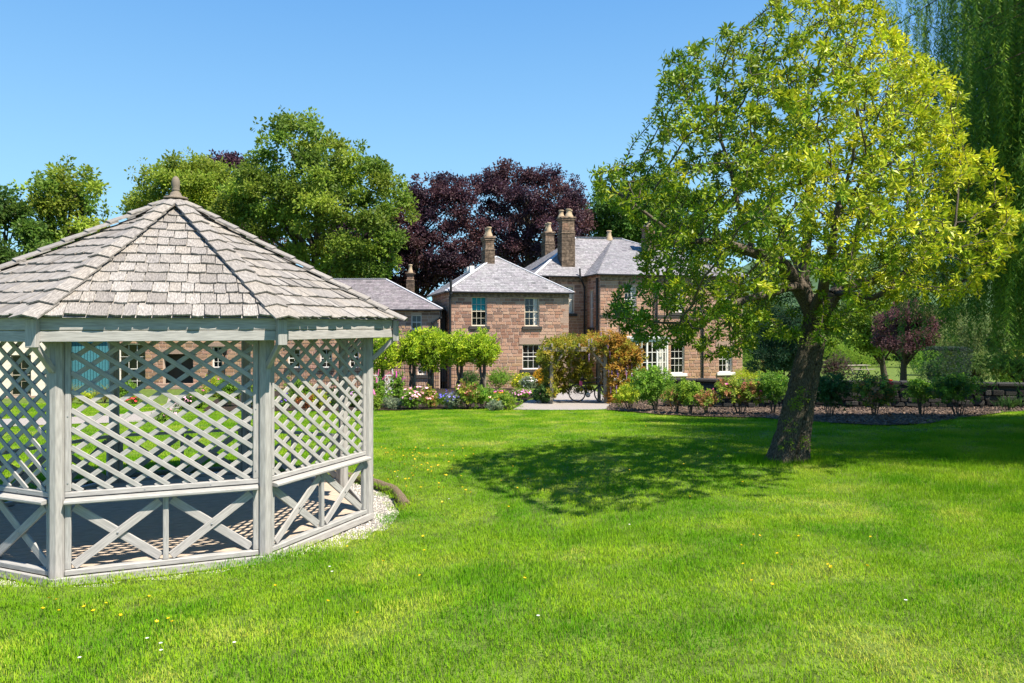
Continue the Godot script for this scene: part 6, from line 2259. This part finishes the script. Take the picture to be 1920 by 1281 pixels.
func small_things() -> void:
	# white trellis and iron railings behind the flower bed
	var a := G(688, 740)
	var k := -a.z / F
	var t := thing("white_trellis", "low white trellis panel with two posts behind the lupins", "trellis", a)
	var w := 48 * k
	var h := 58 * k
	for q in [0.0, w * 0.45, w]:
		board("post", Vector3(q, -0.05, 0), Vector3(q, h * (1.05 if q > 0 else 1.0), 0), 0.06, 0.06, M.white_paint, t)
	board("rail", Vector3(0, h * 0.62, 0.01), Vector3(w, h * 0.62, 0.01), 0.035, 0.05, M.white_paint, t)
	board("rail", Vector3(0, 0.1, 0.01), Vector3(w, 0.1, 0.01), 0.035, 0.05, M.white_paint, t)
	for q in 7:
		for s in 2:
			var x0 := w * (q - 1) / 5.0
			var x1 := x0 + h * 0.5
			if s == 1:
				var tmp := x0
				x0 = x1
				x1 = tmp
			var p := Vector3(clampf(x0, 0, w), 0.12, 0.02 * s)
			var r := Vector3(clampf(x1, 0, w), h * 0.6, 0.02 * s)
			if p.distance_to(r) > 0.2: board("slat", p, r, 0.012, 0.035, M.white_paint, t, 0.002)
	var d := 40.0
	var f := thing("iron_railing", "thin dark iron railing in front of the low stone range", "railing", Vector3((480 - 960) / F * d, ground(-13.0, d), -d))
	var l := 372.0 / F * d
	var hh := 1.35
	for y in [0.15, hh - 0.12]:
		board("rail", Vector3(0, y, 0), Vector3(l, y, 0), 0.02, 0.035, M.cast_iron, f, 0.003)
	var n := int(l / 0.125)
	for q in n + 1:
		var bm := MB.new()
		bm.tube(PackedVector3Array([Vector3(0, 0, 0), Vector3(0, hh, 0)]), PackedFloat32Array([0.009, 0.007]), 5)
		obj("bar", bm, M.cast_iron, f).position = Vector3(q * l / n, 0, 0)
	# lamp post by the stone range
	var lp := thing("lamp_post", "slim black lamp post in front of the stone range, seen through the lattice", "lamp post", Vector3((421 - 960) / F * 38.0, ground(-14.6, 38.0), -38.0))
	var pm := MB.new()
	pm.tube(PackedVector3Array([Vector3(0, 0, 0), Vector3(0, 0.3, 0), Vector3(0, 1.9, 0)]), PackedFloat32Array([0.07, 0.04, 0.03]), 8)
	obj("post", pm, M.cast_iron, lp)
	var hm := MB.new()
	hm.xf.origin = Vector3(0, 1.9, 0)
	hm.lathe(PackedVector2Array([Vector2(0.03, 0), Vector2(0.10, 0.04), Vector2(0.14, 0.32), Vector2(0.17, 0.34), Vector2(0.03, 0.46), Vector2(0, 0.5)]), 6)
	obj("lantern", hm, M.cast_iron, lp)
	# picnic table on the far lawn
	var pt := thing("picnic_table", "small wooden picnic table with benches on the far lawn beyond the wall", "picnic table", G(1605, 702), 0.3)
	var kk := -pt.position.z / F
	var tw := 52 * kk
	for q in 4: board("top_board", Vector3(-tw * 0.5, 0.74, -0.3 + q * 0.2), Vector3(tw * 0.5, 0.74, -0.3 + q * 0.2), 0.18, 0.04, M.post_wood, pt)
	for s in [-0.75, 0.75]: board("bench", Vector3(-tw * 0.5, 0.44, s), Vector3(tw * 0.5, 0.44, s), 0.28, 0.04, M.post_wood, pt)
	for x in [-tw * 0.35, tw * 0.35]:
		for s in [-1, 1]: board("leg", Vector3(x, 0, s * 0.65), Vector3(x, 0.72, s * 0.2), 0.09, 0.05, M.post_wood, pt, 0.004, Vector3.RIGHT)
	# clipped dark hedge block under the willow
	var hd := G(1776, 722)
	hd = Vector3((1776 - 960) / F * 27.0, ground(15.7, 27.0), -27.0)
	var ht := thing("clipped_hedge", "dark square clipped hedge block behind the wall under the willow", "hedge", hd)
	var cp := Copies.new()
	for q in 1500:
		var p := Vector3(rng.randf_range(-0.55, 0.55), rng.randf_range(0.0, 1.95), rng.randf_range(-0.5, 0.5))
		var e := rng.randi() % 3
		if e == 0: p.x = 0.57 * signf(p.x)
		elif e == 1: p.z = 0.52
		else: p.y = 1.95
		cp.add(Transform3D(any_basis(rng.randf_range(0.6, 1.0)), p), tint([Color(0.03, 0.055, 0.035), Color(0.022, 0.04, 0.03)]))
	tag(many("foliage", LV["small"], M.leaf_dark, cp, ht), "", "", "", "stuff")

func _ready() -> void:
	rng.seed = 77
	var cam := Camera3D.new()
	cam.name = "camera"
	add_child(cam)
	cam.position = Vector3(0, EYE, 0)
	cam.set_frustum(0.1 * 1281.0 / F, Vector2(0.0, -0.1 * (640.5 - HY) / F), 0.1, 1500.0)
	cam.current = true
	var sky := ProceduralSkyMaterial.new()
	sky.sky_top_color = lin(0.017, 0.118, 0.36)
	sky.sky_horizon_color = lin(0.29, 0.515, 0.645)
	sky.sky_curve = 0.22
	sky.ground_bottom_color = Color(0.20, 0.24, 0.12)
	sky.ground_horizon_color = Color(0.55, 0.66, 0.62)
	sky.sun_angle_max = 20.0
	var e := Environment.new()
	e.background_mode = Environment.BG_SKY
	e.sky = Sky.new()
	e.sky.sky_material = sky
	e.tonemap_mode = Environment.TONE_MAPPER_LINEAR
	e.tonemap_exposure = 2.1
	e.sdfgi_enabled = true
	e.ssao_enabled = true
	e.ssil_enabled = true
	var we := WorldEnvironment.new()
	we.name = "environment"
	we.environment = e
	add_child(we)
	var sun := DirectionalLight3D.new()
	sun.name = "sun"
	add_child(sun)
	var az := deg_to_rad(51.0)
	var el := deg_to_rad(57.0)
	var to := Vector3(sin(az) * cos(el), sin(el), cos(az) * cos(el))
	sun.look_at_from_position(Vector3.ZERO, -to, Vector3.UP)
	sun.light_energy = 1.6
	sun.light_color = Color(1.0, 0.955, 0.88)
	sun.light_angular_distance = 0.5
	sun.shadow_enabled = true
	make_materials()
	terrain()
	grounds()
	rng.seed = 101
	houses()
	rng.seed = 102
	left_buildings()
	rng.seed = 103
	gazebo()
	rng.seed = 104
	stone_wall()
	rng.seed = 105
	hero_tree()
	rng.seed = 106
	willow()
	rng.seed = 107
	far_trees()
	rng.seed = 108
	plants()
	rng.seed = 109
	trained_vines()
	rng.seed = 110
	arbour()
	rng.seed = 111
	small_things()
	rng.seed = 112
	meadow_flowers()
	rng.seed = 113
	grass()
